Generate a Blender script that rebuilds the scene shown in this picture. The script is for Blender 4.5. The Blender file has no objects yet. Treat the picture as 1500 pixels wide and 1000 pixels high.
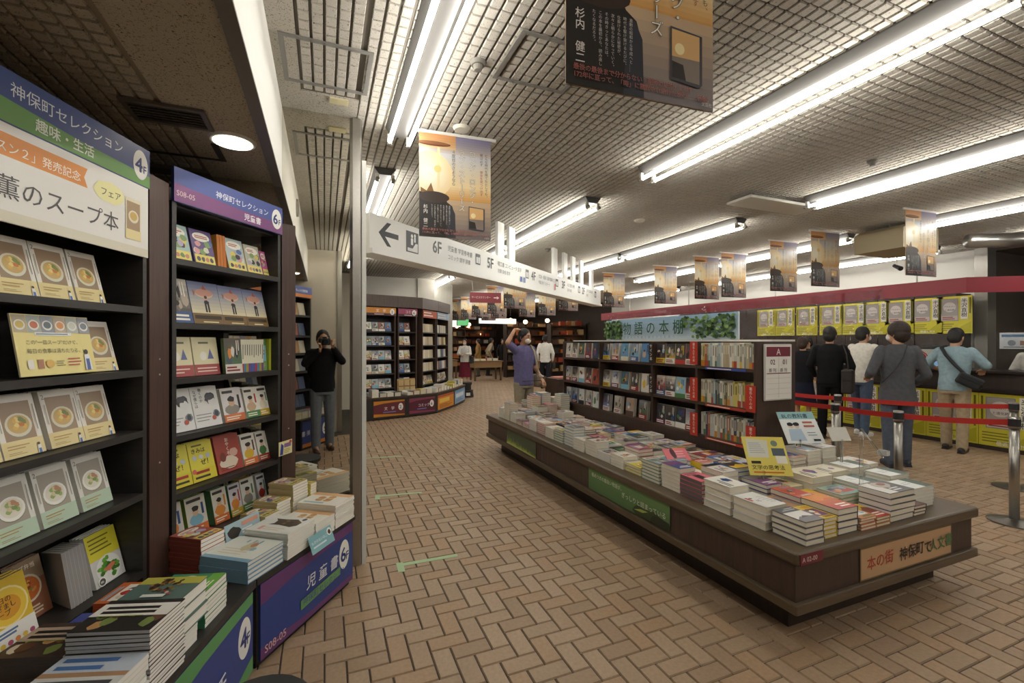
import bpy, bmesh, math, random
from math import sin, cos, pi, radians as R
from mathutils import Matrix, Vector
random.seed(7)
SC = bpy.context.scene
COL = SC.collection

# ------------------------------------------------------------------ camera, world, exposure
YAW = R(22.4)
CAMZ = 1.5
cam = bpy.data.cameras.new('camera'); camo = bpy.data.objects.new('camera', cam); COL.objects.link(camo)
cam.sensor_width = 36; cam.lens = 667 / 1500 * 36; cam.clip_start = 0.02; cam.clip_end = 100
camo.location = (0, 0, CAMZ); camo.rotation_euler = (R(90), 0, -YAW)
SC.camera = camo
W = bpy.data.worlds.new('world'); SC.world = W; W.use_nodes = True
W.node_tree.nodes['Background'].inputs[0].default_value = (1, 0.98, 0.95, 1)
W.node_tree.nodes['Background'].inputs[1].default_value = 0.10
SC.view_settings.view_transform = 'Standard'; SC.view_settings.look = 'None'
SC.view_settings.gamma = 1; SC.view_settings.use_curve_mapping = False
SC.view_settings.exposure = EXPOSURE = 0.0
TUBE = 26.0          # radiance of the fluorescent tubes

# ------------------------------------------------------------------ materials
def lin(c):
    if isinstance(c, str):
        c = c.lstrip('#'); c = [int(c[i:i+2], 16) / 255 for i in (0, 2, 4)]
    return tuple((x / 12.92 if x <= .04045 else ((x + .055) / 1.055) ** 2.4) for x in c)
MATS = {}
def mat(c, rough=.55, metal=0., var=0., scale=30., bump=0., stretch=None, spec=.5, emit=0., alpha=None, trans=0.):
    key = (c, rough, metal, var, scale, bump, stretch, spec, emit, alpha, trans)
    if key in MATS: return MATS[key]
    m = bpy.data.materials.new('m_' + str(c)); m.use_nodes = True
    nt = m.node_tree; b = nt.nodes['Principled BSDF']
    l = lin(c); b.inputs['Base Color'].default_value = (*l, 1)
    b.inputs['Roughness'].default_value = rough; b.inputs['Metallic'].default_value = metal
    b.inputs['Specular IOR Level'].default_value = spec
    if trans: b.inputs['Transmission Weight'].default_value = trans; b.inputs['IOR'].default_value = 1.3
    if alpha is not None: b.inputs['Alpha'].default_value = alpha
    if emit:
        b.inputs['Emission Color'].default_value = (*l, 1); b.inputs['Emission Strength'].default_value = emit
    if var or bump:
        tc = nt.nodes.new('ShaderNodeTexCoord'); mp = nt.nodes.new('ShaderNodeMapping')
        nt.links.new(tc.outputs['Object'], mp.inputs[0])
        if stretch: mp.inputs['Scale'].default_value = stretch
        n = nt.nodes.new('ShaderNodeTexNoise'); n.inputs['Scale'].default_value = scale; n.inputs['Detail'].default_value = 4
        nt.links.new(mp.outputs[0], n.inputs['Vector'])
        if var:
            r = nt.nodes.new('ShaderNodeValToRGB'); e = r.color_ramp.elements
            e[0].position = .3; e[1].position = .7
            e[0].color = (*[x * (1 - var) for x in l], 1); e[1].color = (*[min(1, x * (1 + var)) for x in l], 1)
            nt.links.new(n.outputs[0], r.inputs[0]); nt.links.new(r.outputs[0], b.inputs['Base Color'])
        if bump:
            bp = nt.nodes.new('ShaderNodeBump'); bp.inputs['Strength'].default_value = bump; bp.inputs['Distance'].default_value = .002
            nt.links.new(n.outputs[0], bp.inputs['Height']); nt.links.new(bp.outputs[0], b.inputs['Normal'])
    MATS[key] = m; return m
def emat(c, s):
    return mat(c, emit=s)
def speck_mat(base, fleck, amt):
    m = bpy.data.materials.new('m_speckled'); m.use_nodes = True; nt = m.node_tree; b = nt.nodes['Principled BSDF']
    b.inputs['Roughness'].default_value = .9; b.inputs['Specular IOR Level'].default_value = .1
    tc = nt.nodes.new('ShaderNodeTexCoord'); n = nt.nodes.new('ShaderNodeTexNoise'); n.inputs['Scale'].default_value = 130; n.inputs['Detail'].default_value = 2
    n.inputs['Distortion'].default_value = 1.2
    n2 = nt.nodes.new('ShaderNodeTexNoise'); n2.inputs['Scale'].default_value = 2.2
    nt.links.new(tc.outputs['Object'], n.inputs['Vector']); nt.links.new(tc.outputs['Object'], n2.inputs['Vector'])
    r = nt.nodes.new('ShaderNodeValToRGB'); e = r.color_ramp.elements
    e[0].position = amt; e[0].color = (*lin(fleck), 1); e[1].position = amt + .03; e[1].color = (*lin(base), 1)
    nt.links.new(n.outputs[0], r.inputs[0])
    mx = nt.nodes.new('ShaderNodeMix'); mx.data_type = 'RGBA'; mx.blend_type = 'MULTIPLY'; mx.inputs[0].default_value = .25
    nt.links.new(r.outputs[0], mx.inputs[6]); nt.links.new(n2.outputs[0], mx.inputs[7]); nt.links.new(mx.outputs[2], b.inputs['Base Color'])
    return m
WOOD = mat('#45342c', .42, var=.22, scale=9, stretch=(6, 6, .6))
WOODL = mat('#4a382c', .4, var=.2, scale=9, stretch=(.6, .6, 8))
MOLD = mat('#5c4e3b', .38, var=.18, scale=8, stretch=(.5, .5, 6))
BLACKW = mat('#302d2b', .45, var=.2, scale=12, stretch=(1, 1, 5))
SIDEW = mat('#4b362f', .45, var=.22, scale=10, stretch=(7, 7, .5))
STEEL = mat('#a9a69f', .34, metal=1., var=.05, scale=40, stretch=(1, 1, 20))
PAGE = mat('#e9e2cf', .85, var=.06, scale=220, stretch=(.05, .05, 3))
PAGEW = mat('#efece2', .85, var=.05, scale=220, stretch=(.05, .05, 3))
WHITE = mat('#f0efe9', .5); WALLW = mat('#e6e1d6', .8, var=.03, scale=3)
BLACK = mat('#141414', .5); RED = mat('#a8201c', .6)

# ------------------------------------------------------------------ mesh builder
class MB:
    def __init__(s): s.v = []; s.f = []; s.m = []
    def add(s, vs, fs, mi=0, M=None):
        o = len(s.v)
        s.v += [tuple(M @ Vector(p)) if M else tuple(p) for p in vs]
        for f in fs: s.f.append(tuple(i + o for i in f)); s.m.append(mi)
        return s
    def box(s, x0, y0, z0, x1, y1, z1, mi=0, M=None):
        vs = [(x0,y0,z0),(x1,y0,z0),(x1,y1,z0),(x0,y1,z0),(x0,y0,z1),(x1,y0,z1),(x1,y1,z1),(x0,y1,z1)]
        return s.add(vs, [(3,2,1,0),(4,5,6,7),(0,1,5,4),(1,2,6,5),(2,3,7,6),(3,0,4,7)], mi, M)
    def prism(s, pts, z0, z1, mi=0, M=None):
        n = len(pts); a = sum(pts[i][0]*pts[(i+1)%n][1]-pts[(i+1)%n][0]*pts[i][1] for i in range(n))
        if a < 0: pts = pts[::-1]
        vs = [(p[0], p[1], z0) for p in pts] + [(p[0], p[1], z1) for p in pts]
        fs = [tuple(range(n))[::-1], tuple(range(n, 2*n))] + [(i, (i+1)%n, (i+1)%n+n, i+n) for i in range(n)]
        return s.add(vs, fs, mi, M)
    def cyl(s, p0, p1, r0, r1=None, n=12, mi=0, M=None, caps=True):
        r1 = r0 if r1 is None else r1
        p0, p1 = Vector(p0), Vector(p1); d = (p1 - p0).normalized()
        a = d.orthogonal().normalized(); b = d.cross(a)
        vs = []
        for p, r in ((p0, r0), (p1, r1)):
            for i in range(n): t = 2*pi*i/n; vs.append(p + a*(r*cos(t)) + b*(r*sin(t)))
        fs = [(i, (i+1)%n, (i+1)%n+n, i+n) for i in range(n)]
        if caps: fs += [tuple(range(n))[::-1], tuple(range(n, 2*n))]
        return s.add(vs, fs, mi, M)
    def loft(s, rings, n=16, mi=0, M=None):
        """rings: (cx, cy, cz, rx, ry) stacked along z"""
        vs = []; fs = []
        for (x, y, z, rx, ry) in rings:
            for i in range(n): t = 2*pi*i/n; vs.append((x + rx*cos(t), y + ry*sin(t), z))
        for k in range(len(rings)-1):
            for i in range(n): fs.append((k*n+i, k*n+(i+1)%n, (k+1)*n+(i+1)%n, (k+1)*n+i))
        fs += [tuple(range(n))[::-1], tuple(range((len(rings)-1)*n, len(rings)*n))]
        return s.add(vs, fs, mi, M)
    def ellipsoid(s, c, r, n=14, k=9, mi=0, M=None):
        rings = []
        for j in range(k):
            t = -pi/2 + pi*(j+.5)/k
            rings.append((c[0], c[1], c[2] + r[2]*sin(t)*1.02, r[0]*cos(t), r[1]*cos(t)))
        return s.loft(rings, n, mi, M)
    def limb(s, p0, p1, r0, r1, n=10, mi=0):
        """tapered capsule"""
        p0, p1 = Vector(p0), Vector(p1); d = (p1 - p0); L = d.length; d = d / max(L, 1e-6)
        a = d.orthogonal().normalized(); b = d.cross(a); vs = []; fs = []
        prof = [(-r0*.92, r0*.4), (-r0*.6, r0*.8), (0, r0), (L, r1), (L + r1*.6, r1*.8), (L + r1*.92, r1*.4)]
        for (t, r) in prof:
            for i in range(n): q = 2*pi*i/n; vs.append(p0 + d*t + a*(r*cos(q)) + b*(r*sin(q)))
        for k in range(len(prof)-1):
            for i in range(n): fs.append((k*n+i, k*n+(i+1)%n, (k+1)*n+(i+1)%n, (k+1)*n+i))
        fs += [tuple(range(n))[::-1], tuple(range((len(prof)-1)*n, len(prof)*n))]
        return s.add(vs, fs, mi)
    def mesh(s, name, mats):
        me = bpy.data.meshes.new(name); me.from_pydata(s.v, [], s.f)
        for m in mats: me.materials.append(m)
        if len(mats) > 1: me.polygons.foreach_set('material_index', s.m)
        me.update(); return me
    def build(s, name, mats, parent=None, M=None, smooth=False):
        if not isinstance(mats, (list, tuple)): mats = [mats]
        me = s.mesh(name, mats)
        if smooth: me.polygons.foreach_set('use_smooth', [True]*len(me.polygons))
        return link(name, me, parent, M)
def link(name, data, parent=None, M=None):
    o = bpy.data.objects.new(name, data); COL.objects.link(o)
    if parent is not None: o.parent = parent
    if M is not None: o.matrix_basis = M
    return o
def box(name, b, m, parent=None, M=None): return MB().box(*b).build(name, m, parent, M)
def tag(o, label, cat, group=None, kind=None):
    o['label'] = label
    if cat: o['category'] = cat
    if group: o['group'] = group
    if kind: o['kind'] = kind
    return o
def thing(name, label, cat, M=None, group=None):
    return tag(link(name, None, None, M), label, cat, group)
def struct(o, label=None, cat=None):
    o['kind'] = 'structure'
    if label: o['label'] = label
    if cat: o['category'] = cat
    return o
def T(x, y, z): return Matrix.Translation((x, y, z))
def RZ(a): return Matrix.Rotation(a, 4, 'Z')
def RX(a): return Matrix.Rotation(a, 4, 'X')
def RY(a): return Matrix.Rotation(a, 4, 'Y')
def bevel(o, w=.004, seg=2):
    b = o.modifiers.new('b', 'BEVEL'); b.width = w; b.segments = seg; b.limit_method = 'ANGLE'; return o
def copy_tree(o, M, parent=None):
    c = o.copy(); COL.objects.link(c)
    if parent is not None: c.parent = parent
    if M is not None: c.matrix_basis = M
    for ch in list(o.children): copy_tree(ch, None, c)
    return c
def proj(x, y, z):
    lat = x*cos(YAW) - y*sin(YAW); d = x*sin(YAW) + y*cos(YAW)
    return (750 + 667*lat/d, 500 - 667*(z-CAMZ)/d, d) if d > .05 else (-9e9, 0, d)

# ------------------------------------------------------------------ flat print: lettering and simple artwork on a plane
_fc = bpy.data.curves.new('letters', 'FONT'); _fo = bpy.data.objects.new('letters', _fc); _fc.resolution_u = 2
GLY = {}
def glyph(s, bold):
    k = (s, bold)
    if k not in GLY:
        _fc.body = s; _fc.offset = bold
        me = bpy.data.meshes.new_from_object(_fo)
        vs = [(v.co.x, v.co.y) for v in me.vertices]; fs = [tuple(p.vertices) for p in me.polygons]
        bpy.data.meshes.remove(me)
        GLY[k] = (vs, fs, max([v[0] for v in vs], default=.5))
    return GLY[k]
class Art:
    """flat print in the XY plane, each layer a hair above the one below"""
    def __init__(s, w, h, bg=None, z=.0004, step=.00012):
        s.w, s.h, s.z, s.step = w, h, z, step; s.mb = MB(); s.cols = []; s.n = 0
        if bg: s.rect(0, 0, w, h, bg)
    def mi(s, c):
        if c not in s.cols: s.cols.append(c)
        return s.cols.index(c)
    def poly(s, pts, c):
        z = s.z + s.n*s.step; s.n += 1
        n = len(pts); a = sum(pts[i][0]*pts[(i+1)%n][1]-pts[(i+1)%n][0]*pts[i][1] for i in range(n))
        if a < 0: pts = pts[::-1]
        s.mb.add([(x, y, z) for x, y in pts], [tuple(range(n))], s.mi(c)); return s
    def rect(s, x, y, w, h, c): return s.poly([(x, y), (x+w, y), (x+w, y+h), (x, y+h)], c)
    def frect(s, x, y, w, h, c): return s.rect(x*s.w, y*s.h, w*s.w, h*s.h, c)
    def clip(s, pts): return [(min(max(x, 0), s.w), min(max(y, 0), s.h)) for x, y in pts]
    def ell(s, x, y, rx, ry, c, n=20): return s.poly(s.clip([(x+rx*cos(2*pi*i/n), y+ry*sin(2*pi*i/n)) for i in range(n)]), c)
    def fell(s, x, y, rx, ry, c, n=20): return s.ell(x*s.w, y*s.h, rx*s.w, ry*s.w, c, n)
    def blob(s, x, y, rx, ry, c, n=14, j=.25, rnd=random):
        return s.poly(s.clip([(x+rx*(1+j*(rnd.random()-.5))*cos(2*pi*i/n), y+ry*(1+j*(rnd.random()-.5))*sin(2*pi*i/n)) for i in range(n)]), c)
    def grad(s, x, y, w, h, c0, c1, k=8):
        a, b = [[int(c.lstrip('#')[i:i+2], 16) for i in (0, 2, 4)] for c in (c0, c1)]
        for i in range(k):
            t = i/(k-1); c = '#%02x%02x%02x' % tuple(int(p+(q-p)*t) for p, q in zip(a, b))
            z = s.z + s.n*s.step
            s.mb.add([(x, y+h*i/k, z), (x+w, y+h*i/k, z), (x+w, y+h*(i+1)/k, z), (x, y+h*(i+1)/k, z)], [(0, 1, 2, 3)], s.mi(c))
        s.n += 1; return s
    def text(s, t, x, y, size, c, bold=0., vert=False, align='L', sp=1., shear=0., wide=1.):
        if bold > .0055:                     # heavier strokes: the same letters set five times, a hair apart
            q = min(bold, .045)*size*.8
            for dx, dy in ((q, 0), (-q, 0), (0, q), (0, -q), (0, 0)): s.text(t, x+dx, y+dy, size, c, 0., vert, align, sp, shear, wide)
            return s
        z = s.z + s.n*s.step; s.n += 1; mi = s.mi(c)
        if vert or sp != 1.:
            for i, ch in enumerate(t):
                if ch == ' ': continue
                vs, fs, w = glyph(ch, 0.)
                if vert:
                    if ch in 'ー─…': vs = [((v[1]-.38)+.5, .88-v[0]) for v in vs]
                    if ch in '、。': vs = [(v[0]+.55, v[1]+.5) for v in vs]
                    s.mb.add([(x + v[0]*size*wide, y - (i*sp+.9)*size + v[1]*size, z) for v in vs], fs, mi)
                else: s.mb.add([(x + i*size*sp + v[0]*size*wide, y + v[1]*size, z) for v in vs], fs, mi)
            return s
        vs, fs, w = glyph(t, 0.)
        ox = 0 if align == 'L' else (-w*size*wide/2 if align == 'C' else -w*size*wide)
        s.mb.add([(x + ox + (v[0] + shear*v[1])*size*wide, y + v[1]*size, z) for v in vs], fs, mi); return s
    def bars(s, x, y, w, h, c, n=3, fill=.5, rnd=random):
        z = s.z + s.n*s.step; s.n += 1; mi = s.mi(c)
        for i in range(n):
            ww = w*(.6+.4*rnd.random()); y0 = y + h*(i+.5-fill/2)/n; y1 = y + h*(i+.5+fill/2)/n
            s.mb.add([(x, y0, z), (x+ww, y0, z), (x+ww, y1, z), (x, y1, z)], [(0, 1, 2, 3)], mi)
        return s
    def vbars(s, x, y, w, h, c, n=3, fill=.45, rnd=random):
        z = s.z + s.n*s.step; s.n += 1; mi = s.mi(c)
        for i in range(n):
            hh = h*(.6+.4*rnd.random()); x0 = x + w*(i+.5-fill/2)/n; x1 = x + w*(i+.5+fill/2)/n
            s.mb.add([(x0, y+h-hh, z), (x1, y+h-hh, z), (x1, y+h, z), (x0, y+h, z)], [(0, 1, 2, 3)], mi)
        return s
    def mesh(s, name='print', rough=.4): return s.mb.mesh(name, [mat(c, rough) for c in s.cols])
    def build(s, name, parent=None, M=None, rough=.4): return link(name, s.mesh(name, rough), parent, M)
# ================================================================== THE SETTING
H = 3.0                       # main ceiling
LOWC = 2.5                    # low ceiling over the wall shelves
MIRY = 3.24                   # plane of the mirror
ORD = ['first','second','third','fourth','fifth','sixth','seventh','eighth','ninth','tenth','eleventh','twelfth','thirteenth','fourteenth',
       'fifteenth','sixteenth','seventeenth','eighteenth','nineteenth','twentieth','twenty-first','twenty-second','twenty-third','twenty-fourth','twenty-fifth']

# ---- floor: herringbone bricks in dark joints
floor = struct(box('floor', (-3, -4.2, -.06, 13, 27, -.007), mat('#4b453d', .9, var=.2, scale=20)), 'tan herringbone brick floor with dark joints', 'floor')
BW = .095
def brick_mesh(mi):
    g = .003; L = 2*BW; mb = MB()
    x0, y0, x1, y1 = g, g, L-g, BW-g; b = .0035
    mb.add([(x0,y0,-.007),(x1,y0,-.007),(x1,y1,-.007),(x0,y1,-.007),(x0+b,y0+b,0),(x1-b,y0+b,0),(x1-b,y1-b,0),(x0+b,y1-b,0)],
           [(4,5,6,7),(0,1,5,4),(1,2,6,5),(2,3,7,6),(3,0,4,7)])
    return mb
BRC = [mat(c, .5, var=.09, scale=60, bump=.3) for c in ('#a68d72', '#a28a70', '#aa9278', '#9d846a', '#a68a6c')]
brick_me = [brick_mesh(0).mesh('brick', [m]) for m in BRC]
bricks = []
rb = random.Random(3)
for i in range(-18, 110):
    for j in range(-14, 262):
        k = (i + j) % 4
        if k == 0: bricks.append((i*BW, j*BW, 0))
        elif k == 2: bricks.append((i*BW, j*BW, 1))
def brick_M(b):
    x, y, v = b
    return T(x, y, 0) if not v else T(x + BW, y, 0) @ RZ(pi/2)
def brick_score(b):
    x, y, v = b; cx, cy = (x + BW, y + BW/2) if not v else (x + BW/2, y + BW)
    px, py, d = proj(cx, cy, 0)
    if d < .3 or px < 330 or px > 1515 or py > 1010: return 1e9
    if 2.2 < cx < 3.65 and 1.6 < cy < 6: return 1e9
    if px < 510 and py < 855 + (510-px)*.92: return 1e9       # behind the low shelf bases
    return d
bricks.sort(key=brick_score)
for n, b in enumerate(bricks[:300]):
    link('brick', brick_me[rb.randrange(5)], floor, brick_M(b))
mb = MB(); src = brick_mesh(0)
for b in bricks[300:]:
    M = brick_M(b); x, y, v = b
    if 2.4 < x < 3.3 and 1.8 < y < 5.7: continue
    mb.add(src.v, src.f, rb.randrange(5), M)
fb = mb.build('floor_bricks', BRC, floor); fb['kind'] = 'stuff'

# ---- main ceiling: panels of small raised pads
CEIL = speck_mat('#c4beb2', '#6f675b', .36); PADM = speck_mat('#c9c4b9', '#7d766a', .33)
ceil = MB().box(-.27, -4.2, H+.012, 13, 27, H+.1).build('ceiling', [mat('#79736a', .9, spec=.1)])  # groove floor darker than the pads: shade of the deep gaps put into its colour
struct(ceil, 'pale textured acoustic ceiling with small raised pads', 'ceiling')
def pad_panel(nx, ny, px, py, gx, gy, dep):
    mb = MB()
    for i in range(nx):
        for j in range(ny):
            x0, y0 = i*px + gx/2, j*py + gy/2; x1, y1 = x0 + px - gx, y0 + py - gy; b = .003
            mb.add([(x0,y0,dep),(x1,y0,dep),(x1,y1,dep),(x0,y1,dep),(x0+b,y0+b,0),(x1-b,y0+b,0),(x1-b,y1-b,0),(x0+b,y1-b,0)],
                   [(7,6,5,4),(4,5,1,0),(5,6,2,1),(6,7,3,2),(7,4,0,3)])
    return mb
PAN = 1.26
pan_me = pad_panel(21, 18, .06, .07, .012, .008, .009).mesh('ceiling_panel', [PADM])
for i in range(8):
    for j in range(-3, 12):
        link('ceiling_panel', pan_me, ceil, T(.2 + i*PAN, j*PAN - .1, H))
# the strip beside the soffit has flat speckled borders
flat = [(-.27, -4.2, -.13, MIRY+.05), (-.13, 3.0, .2, MIRY+.05)]
for (x0, y0, x1, y1) in flat:
    box('border_panel', (x0, y0, H-.001, x1, y1, H+.012), CEIL, ceil)
strip_me = pad_panel(5, 18, .06, .07, .012, .008, .009).mesh('ceiling_panel', [PADM])
for j in range(-3, 2): link('ceiling_panel', strip_me, ceil, T(-.12, .45 + j*PAN, H))
# ---- low ceiling over the wall shelves and the white soffit face
low = MB().box(-2.2, -2.0, LOWC+.012, -.27, MIRY, LOWC+.06).build('ceiling_low', [mat('#978b7a', .9, spec=.1)])
struct(low, 'lower speckled ceiling above the wall bookcases', 'ceiling')
lpan = pad_panel(20, 20, .06, .063, .012, .010, .010).mesh('ceiling_panel', [speck_mat('#c6bba6', '#7a7060', .34)])
for j in range(-1, 3): link('ceiling_panel', lpan, low, T(-1.85, -.2 + (j-.35)*PAN, LOWC))
box('border_panel', (-.63, -2.0, LOWC-.001, -.27, MIRY, LOWC+.012), speck_mat('#c9bda8', '#756a58', .37), low)
sof = struct(MB().box(-.29, -1.62, LOWC-.01, -.25, MIRY, H).build('wall_soffit', [mat('#e9e8e2', .6)]), 'white vertical soffit face above the wall bookcases', 'wall')
MB().box(-.295, -1.62, LOWC-.018, -.245, MIRY, LOWC-.008).build('edge_strip', [mat('#6f695f', .4)], sof)
for k, y in enumerate((1.62,)):
    mb = MB(); M = T(-.25, y, 2.79) @ RY(pi/2)
    mb.cyl((0,0,0), (0,0,.02), .085, .08, 28, 0, M); mb.cyl((0,0,.02), (0,0,.022), .062, .062, 28, 1, M)
    tag(mb.build('wall_speaker', [mat('#a8a49b', .5), mat('#8b877e', .7)]), 'round grey speaker plate on the white soffit face', 'speaker')

# ---- walls
wl = struct(box('wall_left', (-1.75, -2.2, 0, -1.68, MIRY, LOWC+.05), mat('#40372f', .8)), 'dark wall behind the curved bookcases', 'wall')
wb = struct(box('wall_back', (-3, -4.3, 0, 13, -4.2, H), WALLW), 'plain pale wall behind the viewer', 'wall')
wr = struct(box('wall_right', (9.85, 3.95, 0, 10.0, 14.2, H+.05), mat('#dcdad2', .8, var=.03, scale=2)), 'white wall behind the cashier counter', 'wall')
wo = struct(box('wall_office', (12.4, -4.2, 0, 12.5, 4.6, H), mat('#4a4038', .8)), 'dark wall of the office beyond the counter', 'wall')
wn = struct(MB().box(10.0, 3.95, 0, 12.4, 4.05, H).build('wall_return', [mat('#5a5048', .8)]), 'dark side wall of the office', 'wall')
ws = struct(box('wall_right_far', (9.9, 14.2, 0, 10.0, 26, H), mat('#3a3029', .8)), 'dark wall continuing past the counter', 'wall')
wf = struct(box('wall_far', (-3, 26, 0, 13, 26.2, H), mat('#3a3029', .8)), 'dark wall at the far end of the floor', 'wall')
wfl = struct(MB().box(-1, 10.9, 0, 2.05, 11.1, H).build('wall_left_far', [WALLW]), 'white wall above the far curved bookcases', 'wall')
MB().box(2.05, 10.85, 0, 2.45, 11.9, H).build('pilaster', [mat('#cfcabd', .7)], wfl)
MB().box(2.45, 11.8, 0, 3.15, 11.95, H).build('panel', [mat('#b9b7ae', .45, var=.08, scale=6, stretch=(10, 1, .3))], wfl)
# column behind the mirror, the mirror, its trims
mc = struct(MB().box(-1.68, MIRY+.012, 0, .2, MIRY+.9, H).build('column_mirror', [WALLW]), 'square column clad in mirror beside the bookcase', 'column')
mir = MB().box(-1.2, MIRY, .0, .162, MIRY+.012, H).build('mirror', [mat('#d9d6cc', .015, metal=1.)], mc)
mb = MB()
mb.prism([(.158, MIRY-.012), (.175, MIRY-.034), (.222, MIRY-.034), (.234, MIRY-.014), (.234, MIRY+.03), (.158, MIRY+.03)], 0, H-.01)
mb.build('corner_trim', [STEEL], mc)
MB().box(.234, MIRY-.02, 0, .262, MIRY+.05, H-.28).build('edge_guard', [mat('#dfe0da', .6)], mc)
# column seen in the mirror, behind the viewer
cb = struct(MB().box(-.85, -2.35, 0, .22, -1.62, H).build('column_rear', [mat('#cfc8ba', .75, var=.04, scale=3)]), 'pale column with steel corner trim behind the viewer', 'column')
MB().box(.2, -1.66, 0, .27, -1.59, H).build('corner_trim', [STEEL], cb)
# steel corner column by the office opening
cr = struct(MB().box(9.72, 3.8, 0, 9.98, 3.96, H).build('column_counter', [mat('#8f8b84', .4, metal=.6)]), 'grey metal column at the end of the white wall', 'column')

# ---- fluorescent fixtures
TUBEM = emat('#fffbf3', TUBE)
sock = MB(); sock.box(-.014, 0, -.018, .014, .024, .05, 0); sock.cyl((0, -.02, 0), (0, .03, 0), .017, .017, 10, 1)
sock_me = sock.mesh('socket', [mat('#c9c6bd', .4), mat('#8f8c86', .35, metal=.7)])
def fixture_mesh(L):
    b = MB(); b.prism([(-.09, .106), (.09, .106), (.09, .098), (.05, .045), (-.05, .045), (-.09, .098)], -L, 0, 0, RX(pi/2))
    out = [b.mesh('channel', [mat('#4c4a47', .45)])]
    t = MB(); t.cyl((0, .03, 0), (0, L-.03, 0), .0145, .0145, 10); out.append(t.mesh('tube', [TUBEM]))
    return out
FM = {}
def fixture(x, y0, y1, label, z=2.893):
    L = round(y1 - y0, 2)
    if L not in FM: FM[L] = fixture_mesh(L)
    t = thing('fluorescent_light', label, 'light', T(x, y0, z), 'twin-tube fluorescent ceiling lights')
    link('channel', FM[L][0], t)
    for q in (-.065, .065):
        link('tube', FM[L][1], t, T(q, 0, 0)); link('socket', sock_me, t, T(q, 0, 0)); link('socket', sock_me, t, T(q, L, 0) @ RZ(pi))
    return t
ROWX = [.486, 2.58, 4.68, 6.77, 8.88]
ROWN = ['the row by the mirror', 'the row above the book table', 'the row above the queue', 'the row above the counter front', 'the row over the counter']
SEG = [(-2.6, -.2), (.9, 3.2), (4.05, 6.38), (6.45, 8.78), (9.7, 12.03), (12.1, 14.43), (15.3, 17.6), (17.7, 20.0)]
for r, x in enumerate(ROWX):
    q = 0
    for (a, b) in SEG:
        if r == 0 and a > 9: continue
        if r == 4 and a > 12: continue
        if r == 0 and a == .9: b = 3.28
        if r == 0 and a == 4.05: b = 6.3
        fixture(x, a, b, 'twin-tube fluorescent light, %s along %s' % (ORD[q], ROWN[r])); q += 1
# round downlights in the low ceiling
for k, y in enumerate((2.62, .9, -.8)):
    t = thing('downlight', ['bright round downlight in the low ceiling above the second bookcase', 'round downlight in the low ceiling above the first bookcase', 'round downlight in the low ceiling behind the viewer'][k], 'light', T(-.42, y, LOWC-.002), 'round downlights')
    MB().cyl((0,0,-.012), (0,0,0), .098, .105, 30).build('ring', [WHITE], t)
    MB().cyl((0,0,-.0135), (0,0,-.0125), .086, .086, 30).build('diffuser', [emat('#fff3dc', 9)], t)
# ceiling hatches
def hatch(x0, y0, x1, y1, label):
    t = thing('ceiling_hatch', label, 'hatch', T(x0, y0, H-.001)); w, d = x1-x0, y1-y0; f = .024; m = mat('#8d8b86', .4, metal=.3)
    for b in ((0,0,w,f), (0,d-f,w,d), (0,f,f,d-f), (w-f,f,w,d-f)): box('frame_bar', (b[0], b[1], -.006, b[2], b[3], .001), m, t)
    return t
hatch(-.21, 2.46, .24, 2.9, 'grey-framed square ceiling hatch beside the soffit')
hatch(.88, 2.0, 1.33, 2.43, 'grey-framed square ceiling hatch behind the largest hanging banner')
t = thing('cover_plate', 'small cream rectangular plate on the ceiling near the mirror', 'plate', T(.03, 3.0, H-.001))
box('plate', (0, 0, -.008, .11, .07, 0), mat('#cfc59c', .5), t)
def disc(x, y, r, label, c='#d9d4c6', dark=False):
    mb = MB(); mb.cyl((0,0,-.02), (0,0,0), r*.8, r, 22, 0)
    if dark: mb.cyl((0,0,-.045), (0,0,-.02), r*.45, r*.6, 14, 0)
    tag(mb.build('smoke_detector', [mat(c, .6)], None, T(x, y, H-.0005)), label, 'detector')
disc(.763, 2.33, .045, 'small grey ceiling detector beside the near fluorescent light', '#77736a', True)
disc(.89, 3.09, .062, 'round cream ceiling disc above the second hanging banner')
disc(3.6, 4.6, .07, 'round cream ceiling disc above the book table shelf')
disc(3.35, 6.6, .05, 'small dark ceiling detector past the book table', '#6c675e', True)
disc(1.55, 4.4, .07, 'round grey ceiling vent near the directory sign', '#8d877a')
disc(4.2, 2.35, .04, 'small dark ceiling detector between the two rows above the queue', '#6a655c', True)
disc(4.55, 3.6, .06, 'round white ceiling disc near the hanging metal panel')
# hanging metal panel (ceiling flap) near the right-hand rows
t = thing('air_diffuser', 'flat pale metal air diffuser hung just under the ceiling', 'diffuser', T(3.9, 3.26, H-.07))
bevel(box('plate', (0, 0, 0, 1.05, .3, .03), mat('#cbc8be', .35), t), .008, 2)
for x in (.1, .95):
    for y in (.06, .24): MB().cyl((x, y, .03), (x, y, .07), .008, n=8).build('bolt', [STEEL], t)
# vent and service slot in the low ceiling
t = thing('ceiling_vent', 'grey louvred air vent in the low ceiling above the first bookcase', 'vent', T(-.78, 2.32, LOWC-.002))
for b in ((0, 0, .30, .02), (0, .18, .30, .20), (0, .02, .02, .18), (.28, .02, .30, .18)): box('frame_bar', (b[0], b[1], -.012, b[2], b[3], 0), mat('#6e675d', .5), t)
for k in range(6): MB().box(.02, -.010, -.0015, .28, .010, .0015, 0, T(0, .034 + k*.0265, -.006) @ RX(R(35))).build('louvre', [mat('#575148', .5)], t)
t = thing('ceiling_slot', 'narrow dark slot frame in the low ceiling behind the vent', 'slot', T(-.95, 2.72, LOWC-.001))
box('bar', (0, .2, -.006, .45, .215, 0), mat('#3a352f', .6), t); box('bar', (.42, -.02, -.006, .45, .2, 0), mat('#3a352f', .6), t)
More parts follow.
